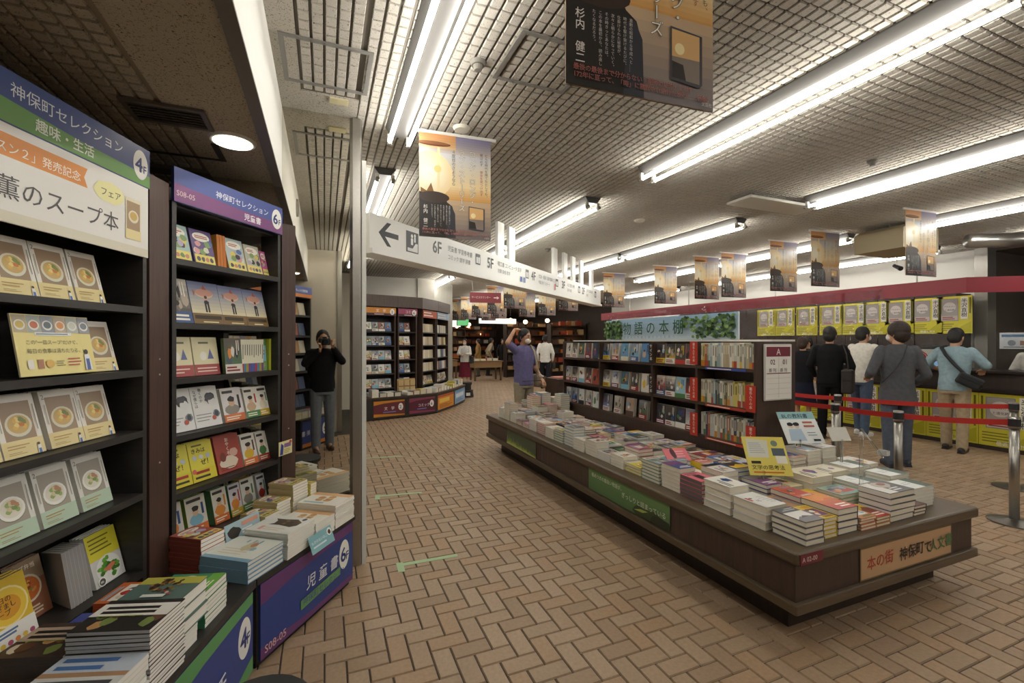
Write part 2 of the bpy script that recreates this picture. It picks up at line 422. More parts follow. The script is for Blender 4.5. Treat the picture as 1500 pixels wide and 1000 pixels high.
# ================================================================== BOOKS
ART = {}
BOOKM = {}
def book_meshes(w, h, t, cover, spine, page, soft):
    key = (w, h, t, cover, spine, page, soft)
    if key not in BOOKM:
        c = .0012 if soft else .0028; o = 0 if soft else .003
        cb = MB(); cb.box(0, 0, t-c, w, h, t, 0); cb.box(0, 0, 0, w, h, c, 0); cb.box(0, 0, c, c, h, t-c, 1)
        pb = MB(); pb.box(c, o, c, w-o-.0005, h-o, t-c)
        BOOKM[key] = (cb.mesh('cover', [mat(cover, .4), mat(spine, .42)]), pb.mesh('page_block', [page]))
    return BOOKM[key]
def book(name, label, M, w, h, t, cover, spine=None, art=None, page=PAGE, group=None, cat='book', soft=True, parts=True):
    spine = spine or cover
    a, b = book_meshes(w, h, t, cover, spine, page, soft)
    o = tag(link(name, a, None, M), label, cat, group)
    link('page_block', b, o)
    if art is not None: link('cover_print', art, o, T(0, 0, t))
    return o
STUFF = MB(); STUFF_M = []
def sm(m):
    if m not in STUFF_M: STUFF_M.append(m)
    return STUFF_M.index(m)
def book_stuff(M, w, h, t, cover, spine=None, page=PAGE):
    c = .0015
    STUFF.box(0, 0, t-c, w, h, t, sm(mat(cover, .4)), M); STUFF.box(0, 0, 0, w, h, c, sm(mat(cover, .4)), M)
    STUFF.box(0, 0, c, c, h, t-c, sm(mat(spine or cover, .42)), M); STUFF.box(c, .002, c, w-.002, h-.002, t-c, sm(page), M)
def face(U, s, y, z, lean=14, roll=0):
    """frame of a book shown face out: unit U, left edge s, foot at depth y and height z"""
    return U @ T(s, y, z) @ RX(R(90-lean)) @ RZ(roll)

# ---- cover designs (w, h in metres)
def art_soup2(w, h, top='#e7e3da', wood='#9c846a', band='#e3d39a', veg=('#d9b45a', '#e5cf86', '#7a8a4a', '#c77a3a'), bowl='#d8d3bd', soup='#c8a86a', fig=True):
    a = Art(w, h, top); a.rect(.13*w, .26*h, .74*w, .63*h, wood); a.rect(0, 0, w, .27*h, band)
    a.ell(.5*w, .50*h, .33*w, .30*w, '#8d8a74'); a.ell(.5*w, .51*h, .32*w, .285*w, bowl); a.ell(.5*w, .52*h, .26*w, .225*w, soup)
    r = random.Random(5)
    for i in range(11):
        q = r.random()*6.28; d = r.random()*.15*w
        a.blob(.5*w+d*cos(q), .52*h+d*sin(q), .065*w, .055*w, veg[i % len(veg)], 8, .4, r)
    a.text('2', .03*w, .86*h, .17*w, '#6d6a62'); a.vbars(.04*w, .32*h, .06*w, .45*h, '#b5b0a3', 1, .5, r)
    a.vbars(.9*w, .32*h, .05*w, .5*h, '#8b8578', 1, .4, r)
    a.bars(.1*w, .12*h, .6*w, .09*h, '#b8985a', 2, .35, r); a.bars(.1*w, .04*h, .5*w, .05*h, '#a58a4e', 2, .3, r)
    if fig: a.ell(.84*w, .155*h, .035*w, .035*w, '#3a2c24'); a.poly([(.79*w, .0), (.9*w, 0), (.88*w, .135*h), (.8*w, .135*h)], '#e9e6e0'); a.rect(.81*w, 0, .07*w, .075*h, '#4d6ea8')
    return a.mesh('cover_print')
def art_green(w, h):
    return art_soup2(w, h, '#e4e4de', '#a39c8f', '#bcd2bb', ('#9bb26a', '#d7c9a0', '#b98c6a', '#7f9a55'), '#efeee9', '#e3dfd0', False)
def art_bigsoup(w, h, bg='#d8b52e', inner='#e6c341', core='#d79a2d'):
    a = Art(w, h, bg); a.ell(.55*w, .58*h, .42*w, .40*w, '#f0dfa0'); a.ell(.55*w, .58*h, .38*w, .36*w, inner); a.ell(.55*w, .57*h, .26*w, .23*w, core)
    for (i, s) in enumerate(('365日の', 'めざまし', 'スープ')): a.text(s, .18*w, .66*h-i*.1*h, .1*h, '#5a4a1c', .01)
    a.rect(0, 0, w, .3*h, '#e8e6e0'); a.bars(.08*w, .16*h, .8*w, .1*h, '#55739c', 2, .6)
    for i in range(6): a.ell((.12+.15*i)*w, .07*h, .055*w, .05*w, ('#d98a4a', '#e0c050', '#b05a78')[i % 3])
    return a.mesh('cover_print')
def art_bento(w, h):
    a = Art(w, h, '#8e5b42'); a.rect(0, .62*h, w, .38*h, '#9a8268'); a.text('スープ弁当', .08*w, .84*h, .15*w, '#f0e6d2', .01)
    a.ell(.5*w, .52*h, .37*w, .37*w, '#d9cdb8'); a.ell(.5*w, .52*h, .32*w, .31*w, '#c46a32')
    r = random.Random(2)
    for i in range(12): q = r.random()*6.28; d = r.random()*.2*w; a.blob(.5*w+d*cos(q), .52*h+d*sin(q), .05*w, .045*w, ('#d98f4a', '#7d8a3d', '#e0b45c', '#a83b24')[i % 4], 7, .5, r)
    a.ell(.16*w, .12*h, .14*w, .14*w, '#d9b93a'); a.bars(.35*w, .06*h, .5*w, .16*h, '#d9c8b0', 3, .5, r)
    return a.mesh('cover_print')
def art_salmon(w, h):
    a = Art(w, h, '#cfcfcd'); a.rect(0, .5*h, w, .5*h, '#d8cf3c')
    a.bars(.08*w, .62*h, .8*w, .32*h, '#6e6a22', 4, .35)
    a.ell(.52*w, .27*h, .4*w, .36*w, '#e6e6e2'); r = random.Random(4)
    for i in range(26): q = r.random()*6.28; d = (.1+.24*r.random())*w; a.blob(.52*w+d*cos(q), .27*h+d*.8*sin(q), .07*w, .06*w, ('#4f8a2a', '#6aa53a', '#3c6f22')[i % 3], 7, .5, r)
    a.poly([(.3*w, .27*h), (.62*w, .34*h), (.75*w, .3*h), (.5*w, .2*h)], '#c9745a'); a.ell(.2*w, .08*h, .13*w, .12*w, '#f4f4f0'); a.ell(.2*w, .08*h, .1*w, .09*w, '#55564f'); a.bars(.14*w, .06*h, .12*w, .04*h, '#ffffff', 2, .5)
    return a.mesh('cover_print')
def art_generic(w, h, seed, bg=None, style=None):
    """a made-up cover: blocks, shapes and title bars, no lettering"""
    r = random.Random(seed)
    pal = ['#d8cfbb', '#b43a2c', '#2d4f86', '#dcb63a', '#4f7f4a', '#262626', '#8f8a80', '#d98a3a', '#7a4a78', '#7fb0c4', '#c9a98a', '#e8e4da', '#e8e4da', '#5d4436']
    bg = bg or r.choice(pal); a = Art(w, h, bg)
    st = style if style is not None else r.choice([0, 1, 3, 4, 6, 6, 5]); c1, c2, c3 = r.choice(pal), r.choice(pal), r.choice(pal)
    if st == 0:
        a.rect(0, 0, w, h*(.2+.12*r.random()), c1); a.vbars(w*.55, h*.45, w*.3, h*.45, c2, 2, .45, r)
        for i in range(5): a.blob(w*(.2+.4*r.random()), h*(.4+.35*r.random()), w*.14, w*.14, r.choice(pal), 9, .4, r)
    elif st == 1:
        a.rect(w*.1, h*.3, w*.8, h*.5, c1)
        for i in range(7): a.blob(w*(.25+.5*r.random()), h*(.36+.36*r.random()), w*.11, w*.11, r.choice(pal), 8, .5, r)
        a.bars(w*.1, h*.84, w*.7, h*.1, c2, 2, .6, r); a.bars(w*.1, h*.08, w*.6, h*.14, c3, 3, .4, r)
    elif st == 2:
        a.ell(w*.5, h*.55, w*.33, w*.33, c1); a.ell(w*.52, h*.58, w*.2, w*.22, c2); a.rect(0, 0, w, h*.2, c3); a.bars(w*.1, h*.05, w*.7, h*.1, '#f0ece0', 2, .5, r); a.bars(w*.12, h*.83, w*.75, h*.1, '#222222', 1, .7, r)
    elif st == 3:
        a.vbars(w*.62, h*.3, w*.28, h*.62, '#262522', 2, .5, r); a.blob(w*.34, h*.42, w*.2, h*.2, c1, 10, .4, r); a.blob(w*.34, h*.6, w*.1, w*.1, c2, 10, .2, r)
    elif st == 4:
        a.grad(0, 0, w, h, r.choice(pal), r.choice(pal), 7); a.bars(w*.12, h*.66, w*.75, h*.25, '#f2eee4', 2, .5, r); a.poly([(0, 0), (w, 0), (w, h*.3), (w*.6, h*.42), (w*.3, h*.25), (0, h*.34)], c1)
    elif st == 6:      # photograph-like scene over a printed paper band
        bc = r.choice(['#8f2f2a', '#e0dcd2', '#e0dcd2', '#3f5a8a', '#c9b43a', '#6a2a4a', '#d8d4ca']); a.grad(0, .2*h, w, .8*h, c1 if bg is None else bg, r.choice(['#3a3a40', '#8a8f9a', '#c9c4b8', '#5a5048']), 6)
        for i in range(6): a.blob(w*(.15+.7*r.random()), h*(.34+.4*r.random()), w*(.06+.1*r.random()), h*(.05+.12*r.random()), r.choice(['#2c2a2c', '#5a4a44', '#b5a898', '#d8d2c8', '#7a6a60', '#4a5868', c2]), 9, .5, r)
        a.vbars(w*.66, h*.5, w*.22, h*.44, '#efeae0' if bg and bg[1] in '23456789' else '#2c2a28', 2, .4, r); a.rect(0, 0, w, h*.26, bc); a.bars(w*.08, h*.04, w*.8, h*.17, '#f4efe4' if bc[1] in '3689' else '#8a2c28', 2, .55, r)
    elif st == 7:      # portrait of a drawn person
        a.blob(w*.45, h*.36, w*.34, h*.16, c1, 12, .2, r); a.ell(w*.46, h*.58, w*.15, w*.18, '#dcb898'); a.blob(w*.46, h*.67, w*.18, w*.12, '#2c2624', 12, .3, r); a.bars(w*.08, h*.84, w*.8, h*.1, '#3a3632', 1, .8, r)
        a.vbars(w*.74, h*.36, w*.16, h*.42, c2, 1, .7, r); a.rect(0, 0, w, h*.22, r.choice(['#b5422e', '#c9a83a', '#4f8a52', '#d8743a'])); a.bars(w*.08, h*.04, w*.8, h*.13, '#f2ecd8', 2, .5, r)
    else:
        for i in range(4): a.rect(w*(.06+.22*i), h*.35, w*.2, h*.45*(.4+.6*r.random()), r.choice(pal))
        a.bars(w*.08, h*.84, w*.8, h*.09, c1, 1, .7, r); a.rect(0, 0, w, h*.18, c2)
    return a.mesh('cover_print')
def art_comic(w, h, bg, seed):
    r = random.Random(seed); a = Art(w, h, bg); a.ell(.5*w, .8*h, .4*w, .13*h, '#f2efe2')
    a.bars(.2*w, .75*h, .6*w, .1*h, '#b0402e', 2, .5, r)
    for i in range(9): a.blob(w*(.15+.7*r.random()), h*(.36+.3*r.random()), w*.14, w*.13, r.choice(['#dba0a4', '#5f78ae', '#4a4248', '#e3cf6a', '#88a26a', '#b9adc6', '#d9dcc6']), 9, .4, r)
    a.rect(.04*w, .03*h, .92*w, .25*h, '#e6d878')
    for i in range(4): a.blob(w*(.2+.2*i), h*.15, w*.09, w*.1, r.choice(['#8a7f9a', '#c98f7c', '#6f8a5c', '#5a5560']), 8, .4, r)
    return a.mesh('cover_print')
def art_fishman(w, h):
    a = Art(w, h); a.grad(0, .25*h, w, .75*h, '#d8cfae', '#7d86ac', 9); a.rect(0, 0, w, .25*h, '#7d6239')
    a.poly([(.2*w, .74*h), (.12*w, .82*h), (.14*w, .64*h)], '#b06a5a'); a.ell(.5*w, .73*h, .3*w, .11*h, '#d9b9a0'); a.ell(.5*w, .75*h, .3*w, .09*h, '#c99684', 16)
    a.poly([(.45*w, .83*h), (.5*w, .95*h), (.6*w, .82*h)], '#b5604e'); a.rect(.44*w, .48*h, .16*w, .14*h, '#c9a8a0')
    a.rect(.45*w, .28*h, .06*w, .24*h, '#26242a'); a.rect(.54*w, .28*h, .06*w, .24*h, '#26242a'); a.blob(.52*w, .52*h, .085*w, .05*h, '#2b2a30'); a.ell(.52*w, .64*h, .05*w, .05*w, '#4a3a34')
    a.bars(.05*w, .1*h, .9*w, .11*h, '#3a2c18', 1, .8); a.bars(.3*w, .02*h, .55*w, .05*h, '#d9cfa8', 1, .6)
    return a.mesh('cover_print')
def art_boku(w, h):
    a = Art(w, h, '#e6e6e4'); a.text('なぜ僕らは', .08*w, .93*h, .105*w*1.15, '#2e2e2e', .008, True); a.text('働くのか', .28*w, .97*h, .105*w*1.15, '#2e2e2e', .008, True)
    a.blob(.68*w, .70*h, .21*w, .19*w, '#34343a', 16, .35); a.blob(.74*w, .6*h, .15*w, .16*w, '#e3e3e2', 12, .15); a.blob(.66*w, .73*h, .16*w, .1*w, '#46464c', 12, .5)
    a.blob(.83*w, .3*h, .13*w, .13*w, '#7a8290'); a.blob(.83*w, .3*h, .08*w, .1*w, '#404650'); a.ell(.72*w, .2*h, .08*w, .08*w, '#c05a4a')
    a.bars(.06*w, .13*h, .58*w, .22*h, '#9a9a9c', 3, .3); return a.mesh('cover_print')
def art_kimihaze(w, h):
    a = Art(w, h, '#e2d84a'); a.text('きみは', .1*w, .72*h, .2*w, '#2b2a20', .02); a.text('ぜ！', .42*w, .4*h, .24*w, '#2b2a20', .02)
    for i, c in enumerate(('#c9cfd2', '#d8dfe6', '#c4d0da')): a.blob((.2+.28*i)*w, .6*h, .1*w, .09*w, c, 9, .4)
    a.bars(.15*w, .86*h, .6*w, .08*h, '#6a6430', 1, .5); a.rect(.0, .0, w, .3*h, '#dccf3a'); a.bars(.15*w, .17*h, .75*w, .1*h, '#a8362c', 1, .7); a.bars(.1*w, .05*h, .8*w, .09*h, '#3a3a28', 1, .6)
    a.ell(.1*w, .26*h, .09*w, .09*w, '#d96a5a'); return a.mesh('cover_print')
def art_ayakuso(w, h):
    a = Art(w, h, '#a8483a'); a.text('おやくそく', .42*w, .93*h, .15*w, '#f0e6d8', .015, True); a.blob(.45*w, .26*h, .34*w, .22*w, '#e3d3c0', 12, .3); a.blob(.7*w, .5*h, .18*w, .14*w, '#d9b0a0'); a.blob(.25*w, .42*h, .12*w, .16*w, '#7d3a30')
    a.bars(.1*w, .05*h, .8*w, .1*h, '#7a2a20', 2, .4); return a.mesh('cover_print')
def art_cat(w, h):
    a = Art(w, h, '#e3e5df'); a.bars(.1*w, .68*h, .3*w, .16*h, '#e3a49c', 1, .5); a.vbars(.1*w, .2*h, .2*w, .5*h, '#d9b98a', 2, .25)
    a.poly([(.38*w, .22*h), (.44*w, .5*h), (.42*w, .74*h), (.52*w, .66*h), (.68*w, .68*h), (.8*w, .78*h), (.8*w, .55*h), (.86*w, .3*h), (.7*w, .12*h), (.5*w, .12*h)], '#55473f')
    a.ell(.55*w, .45*h, .05*w, .05*w, '#8a7a4a'); a.ell(.72*w, .45*h, .05*w, .05*w, '#8a7a4a'); a.ell(.64*w, .32*h, .06*w, .04*w, '#3a2f2a'); a.ell(.88*w, .16*h, .08*w, .06*w, '#3f4a5c'); return a.mesh('cover_print')
def art_bears(w, h):
    a = Art(w, h, '#e6e3d8'); a.vbars(.06*w, .15*h, .18*w, .75*h, '#8fb6c4', 1, .5); a.rect(.75*w, 0, .25*w, h, '#dcae7a')
    for i in range(7): a.blob((.36+.1*(i % 4))*w, (.4+.22*(i//4))*h, .1*w, .12*w, ('#c99a5c', '#b5824a', '#d9b27a')[i % 3], 9, .3)
    return a.mesh('cover_print')
def art_bluebook(w, h):
    a = Art(w, h, '#dfe3da'); a.rect(0, 0, .12*w, h, '#7fa6bf'); a.vbars(.2*w, .15*h, .3*w, .7*h, '#d9b98a', 3, .2); a.blob(.62*w, .45*h, .2*w, .14*w, '#c9c2a0', 12, .4); a.blob(.68*w, .4*h, .1*w, .07*w, '#c08a6a'); a.blob(.5*w, .3*h, .08*w, .06*w, '#9cc0c9'); a.bars(.75*w, .3*h, .16*w, .4*h, '#8fb0c4', 3, .3); return a.mesh('cover_print')
def art_dishes(w, h, bg='#2b2725', seed=1, band='#e6e3da'):
    r = random.Random(seed); a = Art(w, h, bg)
    for i in range(14): a.blob(w*(.08+.84*r.random()), h*(.08+.8*r.random()), w*.15, w*.12, r.choice(['#8a5a3a', '#b98a5a', '#d8cdbb', '#5a3a2a', '#c9a24a', '#6a4a3a', '#7a8a4a', '#332a26']), 9, .4, r)
    a.rect(w*.45, 0, w*.42, h, band); a.vbars(w*.5, h*.1, w*.3, h*.8, '#262422', 2, .6, r); a.rect(w*.87, 0, w*.13, h, bg); a.rect(w*.44, h*.3, w*.02, h*.6, '#8aa23a')
    return a.mesh('cover_print')
def art_grill(w, h):
    a = Art(w, h, '#59716a'); a.rect(.68*w, 0, .32*w, h, '#b5b04a'); r = random.Random(9)
    for i in range(30): q = r.random()*6.28; d = r.random()**.5*.3*w; a.blob(.62*w+d*cos(q), .52*h+d*1.1*sin(q), .06*w, .05*w, r.choice(['#4a3320', '#6b4a2c', '#8a6838', '#3a2a1c', '#9c7a48']), 8, .4, r)
    for i in range(6): a.blob((.2+.06*i)*w, (.3+.05*(i % 3))*h, .05*w, .04*w, r.choice(['#c9b9a8', '#a84a3a', '#6a8a4a']), 8, .4, r)
    a.bars(.06*w, .2*h, .12*w, .6*h, '#dfe0d8', 1, .6); return a.mesh('cover_print')
def art_greencook(w, h):
    a = Art(w, h, '#3f8a63'); a.ell(.5*w, .6*h, .4*w, .3*w, '#e3dcc8'); a.ell(.5*w, .6*h, .32*w, .22*w, '#6a3a28'); a.rect(0, 0, w, .24*h, '#6fae4a'); a.bars(.1*w, .06*h, .6*w, .12*h, '#f0efe2', 2, .5); return a.mesh('cover_print')
def art_white_title(w, h):
    a = Art(w, h, '#d6d6d2'); a.rect(.5*w, 0, .1*w, h, '#b08a68'); a.rect(.6*w, 0, .4*w, h, '#c3ccd8')
    for i in range(2): a.vbars((.1+.2*i)*w, .08*h, .14*w, .84*h, '#4a4a4c', 1, .7)
    for i in range(2): a.vbars((.64+.17*i)*w, .08*h, .12*w, .84*h, '#4f76b0', 1, .75)
    return a.mesh('cover_print')
def art_teal(w, h):
    a = Art(w, h, '#3d8793'); a.blob(.5*w, .5*h, .34*w, .28*w, '#c9a27a', 14, .2); a.blob(.5*w, .5*h, .22*w, .16*w, '#8a5f44'); a.vbars(.04*w, .3*h, .1*w, .6*h, '#e6ecec', 1, .6); return a.mesh('cover_print')

# ================================================================== CURVED WALL OF BOOKCASES (the two in view, three more seen in the mirror)
def unit_frame(px, py, ang): return T(px, py, 0) @ RZ(R(ang))
DEP = .46
def header_art(w, kind):
    a = Art(w, .16)
    if kind == 'green4':
        a.rect(0, 0, w, .16, '#3f5088'); a.poly([(0, 0), (w, 0), (w, .05), (w*.62, .055), (w*.3, .075), (0, .085)], '#6a9a52')
        a.text('神保町セレクション', w-.60, .09, .050, '#e9ecf0', .004); a.text('趣味・生活', w-.52, .018, .046, '#eef2e6', .02)
        a.ell(w-.055, .082, .042, .062, '#f3f3ee', 28); a.text('4', w-.086, .052, .085, '#2c3c7c', .03); a.text('F', w-.043, .052, .045, '#2c3c7c', .02)
    elif kind == 'purple6':
        a.rect(0, 0, w, .16, '#4a5a9c'); a.poly([(0, 0), (w, 0), (w, .062), (w*.5, .064), (w*.25, .075), (0, .085)], '#7e4a80')
        a.text('神保町セレクション', w-.485, .085, .041, '#e9ecf4', .004); a.text('児童書', w-.30, .018, .042, '#f0eaf2', .02); a.text('S08-05', .01, .028, .036, '#e6c8d0', .006)
        a.ell(w-.05, .082, .040, .060, '#f3f3ee', 28); a.text('6', w-.082, .052, .085, '#2c3c7c', .03); a.text('F', w-.038, .052, .045, '#2c3c7c', .02)
    else:
        a.rect(0, 0, w, .16, '#4a5a9c'); a.rect(0, 0, w, .05, '#cf7d2e'); a.text('神保町セレクション', .1, .08, .045, '#e9ecf4', .004)
        a.ell(w-.055, .082, .042, .062, '#f3f3ee', 28); a.text('2', w-.086, .052, .085, '#2c3c7c', .03)
    return a.mesh('header_print')
def base_art(w, h, kind):
    a = Art(w, h, '#33478a')
    if kind == 'green4':
        a.poly([(0, h), (w, h), (w, h*.86), (w*.6, h*.83), (w*.3, h*.72), (0, h*.66)], '#5d9a5e'); a.poly([(w*.72, 0), (w, 0), (w, h*.2)], '#5d9a5e')
        a.ell(w-.075, h*.55, .055, .085, '#eceee8', 28); a.text('4', w-.112, h*.43, .12, '#2c3c7c', .03); a.text('F', w-.06, h*.44, .065, '#2c3c7c', .02)
        for i, ch in enumerate('趣味・生活'): a.text(ch, w*.12 + i*.125, h*.22, .105, '#e9ecf0', .012, shear=.1)
    elif kind == 'purple6':
        a.poly([(0, h), (w, h), (w, h*.85), (w*.6, h*.84), (w*.3, h*.8), (0, h*.72)], '#6b3f74'); a.poly([(0, 0), (w, 0), (w, h*.1), (w*.5, h*.08), (0, h*.16)], '#6b3f74')
        a.ell(w-.09, h*.55, .05, .085, '#eceee8', 28); a.text('6', w-.128, h*.44, .115, '#2c3c7c', .03); a.text('F', w-.075, h*.44, .065, '#2c3c7c', .02)
        for i, ch in enumerate('児童書'): a.text(ch, w*.42 + i*.1, h*.46, .078, '#eceef2', .012, shear=.1)
        a.poly([(w*.36, h*.22), (w*.82, h*.27), (w*.82, h*.4), (w*.36, h*.36)], '#6a9a62'); a.text('神保町セレクション', w*.38, h*.265, .043, '#40508a', .004)
        a.text('S08-05', .02, h*.06, .052, '#e0b8c0', .006)
    else:
        a.rect(0, 0, w, h*.14, '#cf7d2e'); a.ell(w*.2, h*.55, .055, .085, '#eceee8', 24); a.text('2', w*.2-.03, h*.43, .11, '#2c3c7c', .03)
        for i, ch in enumerate('文庫新書'): a.text(ch, w*.42 + i*.1, h*.46, .078, '#eceef2', .012)
    return a.mesh('base_print')
def bookcase(U, w, shelves, label, hdr, side=True, dep=.30, top=2.33):
    t = thing('bookcase', label, 'bookcase', U)
    th = .022
    box('side_panel', (0, 0, 0, th, dep, top-.16), BLACKW, t); box('side_panel', (w-th, 0, 0, w, dep, top-.16), BLACKW, t)
    box('back_panel', (th, dep-.012, 0, w-th, dep, top), BLACKW, t); box('top_panel', (0, .03, top-.175, w, dep-.012, top-.16), BLACKW, t)
    for z in shelves:
        b = box('shelf', (th, .0, z-.028, w-th, dep-.012, z), BLACKW, t)
    hb = box('header', (0, -.012, top-.165, w, .006, top), mat('#3f5088', .4), t)
    link('header_print', header_art(w, hdr), hb, T(0, -.0125, top-.162) @ RX(pi/2))
    return t
U1 = unit_frame(-1.009, 1.545, 72.2); W1 = .95
U2 = unit_frame(-.666, 2.604, 54.7); W2 = .714
SH1 = [1.649, 1.378, 1.116, .845, .509]; SH2 = [1.899, 1.589, 1.322, 1.046, .77, .50]
bc1 = bookcase(U1, W1, SH1, 'black cookbook bookcase with blue and green header marked 4F', 'green4')
bc2 = bookcase(U2, W2, SH2, "black children's bookcase with blue and purple header marked 6F", 'purple6')
# soup fair board under the header of the first bookcase
t = thing('fair_board', 'white soup cookbook fair board under the green 4F header', 'sign', U1 @ T(.1, -.008, 1.863))
box('board', (0, -.004, 0, .84, .004, .30), WHITE, t)
a = Art(.84, .30, '#e6e4de'); a.rect(0, 0, .84, .035, '#d8d3bf')
a.poly([(0, .20), (.53, .20), (.515, .235), (.53, .27), (0, .27)], '#d98a3c'); a.text('スープレッスン２」発売記念', .02, .215, .037, '#f6efe2', .006)
a.text('有賀薫のスープ本', .045, .078, .079, '#4a4a4a', .004); a.blob(.63, .215, .075, .042, '#ece7a8', 16, .15); a.text('フェア', .585, .2, .034, '#5a5a50', .006)
a.rect(.71, .06, .085, .17, '#e3dcc0'); a.rect(.716, .1, .073, .115, '#a58a68'); a.ell(.753, .155, .028, .026, '#ded8c0'); a.ell(.753, .157, .02, .018, '#caa95a'); a.rect(.71, .06, .085, .04, '#e3d39a')
a.build('board_print', t, T(0, -.0045, 0) @ RX(pi/2))
# brown filler panels between and beside the bookcases
def filler(p0, p1, z0, z1, label, name='filler_panel'):
    p0, p1 = Vector(p0), Vector(p1); d = p1 - p0; ang = math.atan2(d.y, d.x)
    t = thing(name, label, 'panel', T(p0.x, p0.y, 0) @ RZ(ang))
    box('board', (0, 0, z0, d.length, .018, z1), SIDEW, t)
    for z in (.95, 1.35, 1.42): MB().cyl((d.length*.5, 0, z), (d.length*.5, -.002, z), .004, n=8).build('screw_cap', [mat('#b8aea0', .5)], t)
    return t
filler((-.712, 2.462), (-.674, 2.588), .40, 2.24, 'dark brown filler panel between the two near bookcases')
filler((-.246, 3.19), (-.172, 3.225), .40, 2.24, 'dark brown filler panel between the second bookcase and the mirror')
# low display bases in front
def base(pts, front, label, kind, ztop=.42):
    """pts: footprint in world xy; front: the two front points (left, right)"""
    f0, f1 = Vector(front[0]), Vector(front[1]); d = f1 - f0; ang = math.atan2(d.y, d.x); M = T(f0.x, f0.y, 0) @ RZ(ang); MI = M.inverted()
    lp = [tuple((MI @ Vector((p[0], p[1], 0)))[:2]) for p in pts]
    t = thing('display_bench', label, 'display bench', M)
    cx = sum(p[0] for p in lp)/len(lp); cy = sum(p[1] for p in lp)/len(lp)
    ins = [(p[0]+(cx-p[0])*.03, p[1]+(cy-p[1])*.05) for p in lp]
    MB().prism(ins, .03, ztop-.03).build('body', [BLACKW], t); MB().prism(lp, ztop-.03, ztop).build('deck', [BLACKW], t)
    MB().prism([(p[0]+(cx-p[0])*.06, p[1]+(cy-p[1])*.1) for p in lp], 0, .03).build('plinth', [BLACK], t)
    L = d.length; w = L - .05; h = ztop - .07
    b = box('banner_panel', (.02, .002, .035, .02 + w, .012, .035 + h), mat('#33478a', .4), t)
    link('base_print', base_art(w, h, kind), b, T(.02, .0012, .035) @ RX(pi/2))
    return t
def wpt(U, x, y): v = U @ Vector((x, y, 0)); return (v.x, v.y)
j12 = (-.285, 2.345)
base([wpt(U1, -.02, 0), wpt(U1, W1, 0), (-.70, 2.47), j12, wpt(U1, -.02, -DEP)], (wpt(U1, -.02, -DEP), j12), 'low black display base with blue and green 4F banner', 'green4')
base([(-.695, 2.48), wpt(U2, 0, 0), wpt(U2, W2+.06, .0), wpt(U2, W2+.1, -DEP), (j12[0]+.004, j12[1]+.006)], ((j12[0]+.004, j12[1]+.006), wpt(U2, W2+.1, -DEP)), 'low black display base with blue and purple 6F banner', 'purple6')

# ---- cookbooks on the first bookcase
A_soup2 = art_soup2(.146, .208); A_green = art_green(.146, .208)
def pile(U, s, y, z, n, w, h, t, cover, art, name, desc, lean=14, spine=None, page=PAGE, group=None):
    """n copies leaning behind each other, the front one showing"""
    for k in range(n):
        M = face(U, s, y + t*cos(R(lean)) + k*t/cos(R(lean)), z + .0006, lean)
        lab = desc if k == 0 else desc + ', %s copy back' % ORD[k]
        book(name, lab, M, w, h, t-.0008, cover, spine, art if k == 0 else None, page, group)
G1 = 'cookbooks on the first bookcase'
for (s, n, q) in ((.245, 2, 'leftmost on'), (.39, 3, 'second from left on'), (.53, 3, 'third from left on'), (.675, 3, 'rightmost on')):
    pile(U1, s, .055, 1.649, n, .13 if s > .6 else .136, .20, .014, '#e4e0d6', A_soup2 if 0 else art_soup2(.13 if s > .6 else .136, .20), 'cookbook', 'soup cookbook, yellow band, %s the top shelf' % q, group=G1)
pile(U1, .728, .05, 1.378, 3, .135, .205, .014, '#e4e0d6', art_soup2(.135, .205), 'cookbook', 'soup cookbook, yellow band, right of the yellow recipe board', group=G1)
pile(U1, .27, .12, 1.378, 2, .14, .205, .014, '#e4e0d6', art_soup2(.14, .205), 'cookbook', 'soup cookbook, yellow band, left of the yellow recipe board', group=G1)
for (s, n, q) in ((.262, 3, 'leftmost'), (.408, 4, 'second from left'), (.570, 4, 'third from left'), (.712, 2, 'rightmost')):
    pile(U1, s, .055, 1.116, n, .14, .208, .014, '#e4e0d6', art_soup2(.14, .208), 'cookbook', 'soup cookbook, yellow band, %s on middle shelf' % q, group=G1)
for (s, n, q) in ((.235, 3, 'leftmost'), (.385, 4, 'second from left'), (.54, 5, 'third from left'), (.70, 4, 'rightmost')):
    pile(U1, s, .055, .845, n, .14, .208, .014, '#dfe0da', art_green(.14, .208), 'cookbook', 'soup cookbook with pale green band, %s of its row' % q, group=G1)
pile(U1, .185, .09, .509, 2, .15, .21, .016, '#c9a83a', art_bigsoup(.15, .21, '#c9a02e', '#b8b04a', '#8a9a3a'), 'cookbook', 'yellow cookbook with green bowl at left end of bottom shelf', group=G1)
pile(U1, .365, .06, .509, 3, .16, .215, .016, '#d8b52e', art_bigsoup(.16, .215), 'cookbook', 'big yellow soup cookbook on bottom shelf', group=G1)
pile(U1, .525, .13, .509, 2, .135, .21, .014, '#8e5b42', art_bento(.135, .21), 'cookbook', 'brown soup lunchbox cookbook on bottom shelf', group=G1)
for k in range(6):
    M = U1 @ T(.645 + k*.0155, .055, .5105) @ RX(R(80)) @ RY(R(62))
    book('cookbook', 'thin grey cookbook, %s in the slanted row on bottom shelf' % ORD[k], M, .15, .21, .012, '#b3b1ae', '#9a9896', None, PAGEW, G1)
pile(U1, .772, .065, .509, 4, .15, .212, .013, '#cfcfcd', art_salmon(.15, .212), 'cookbook', 'yellow and grey salmon salad cookbook, right end of bottom shelf', group=G1)
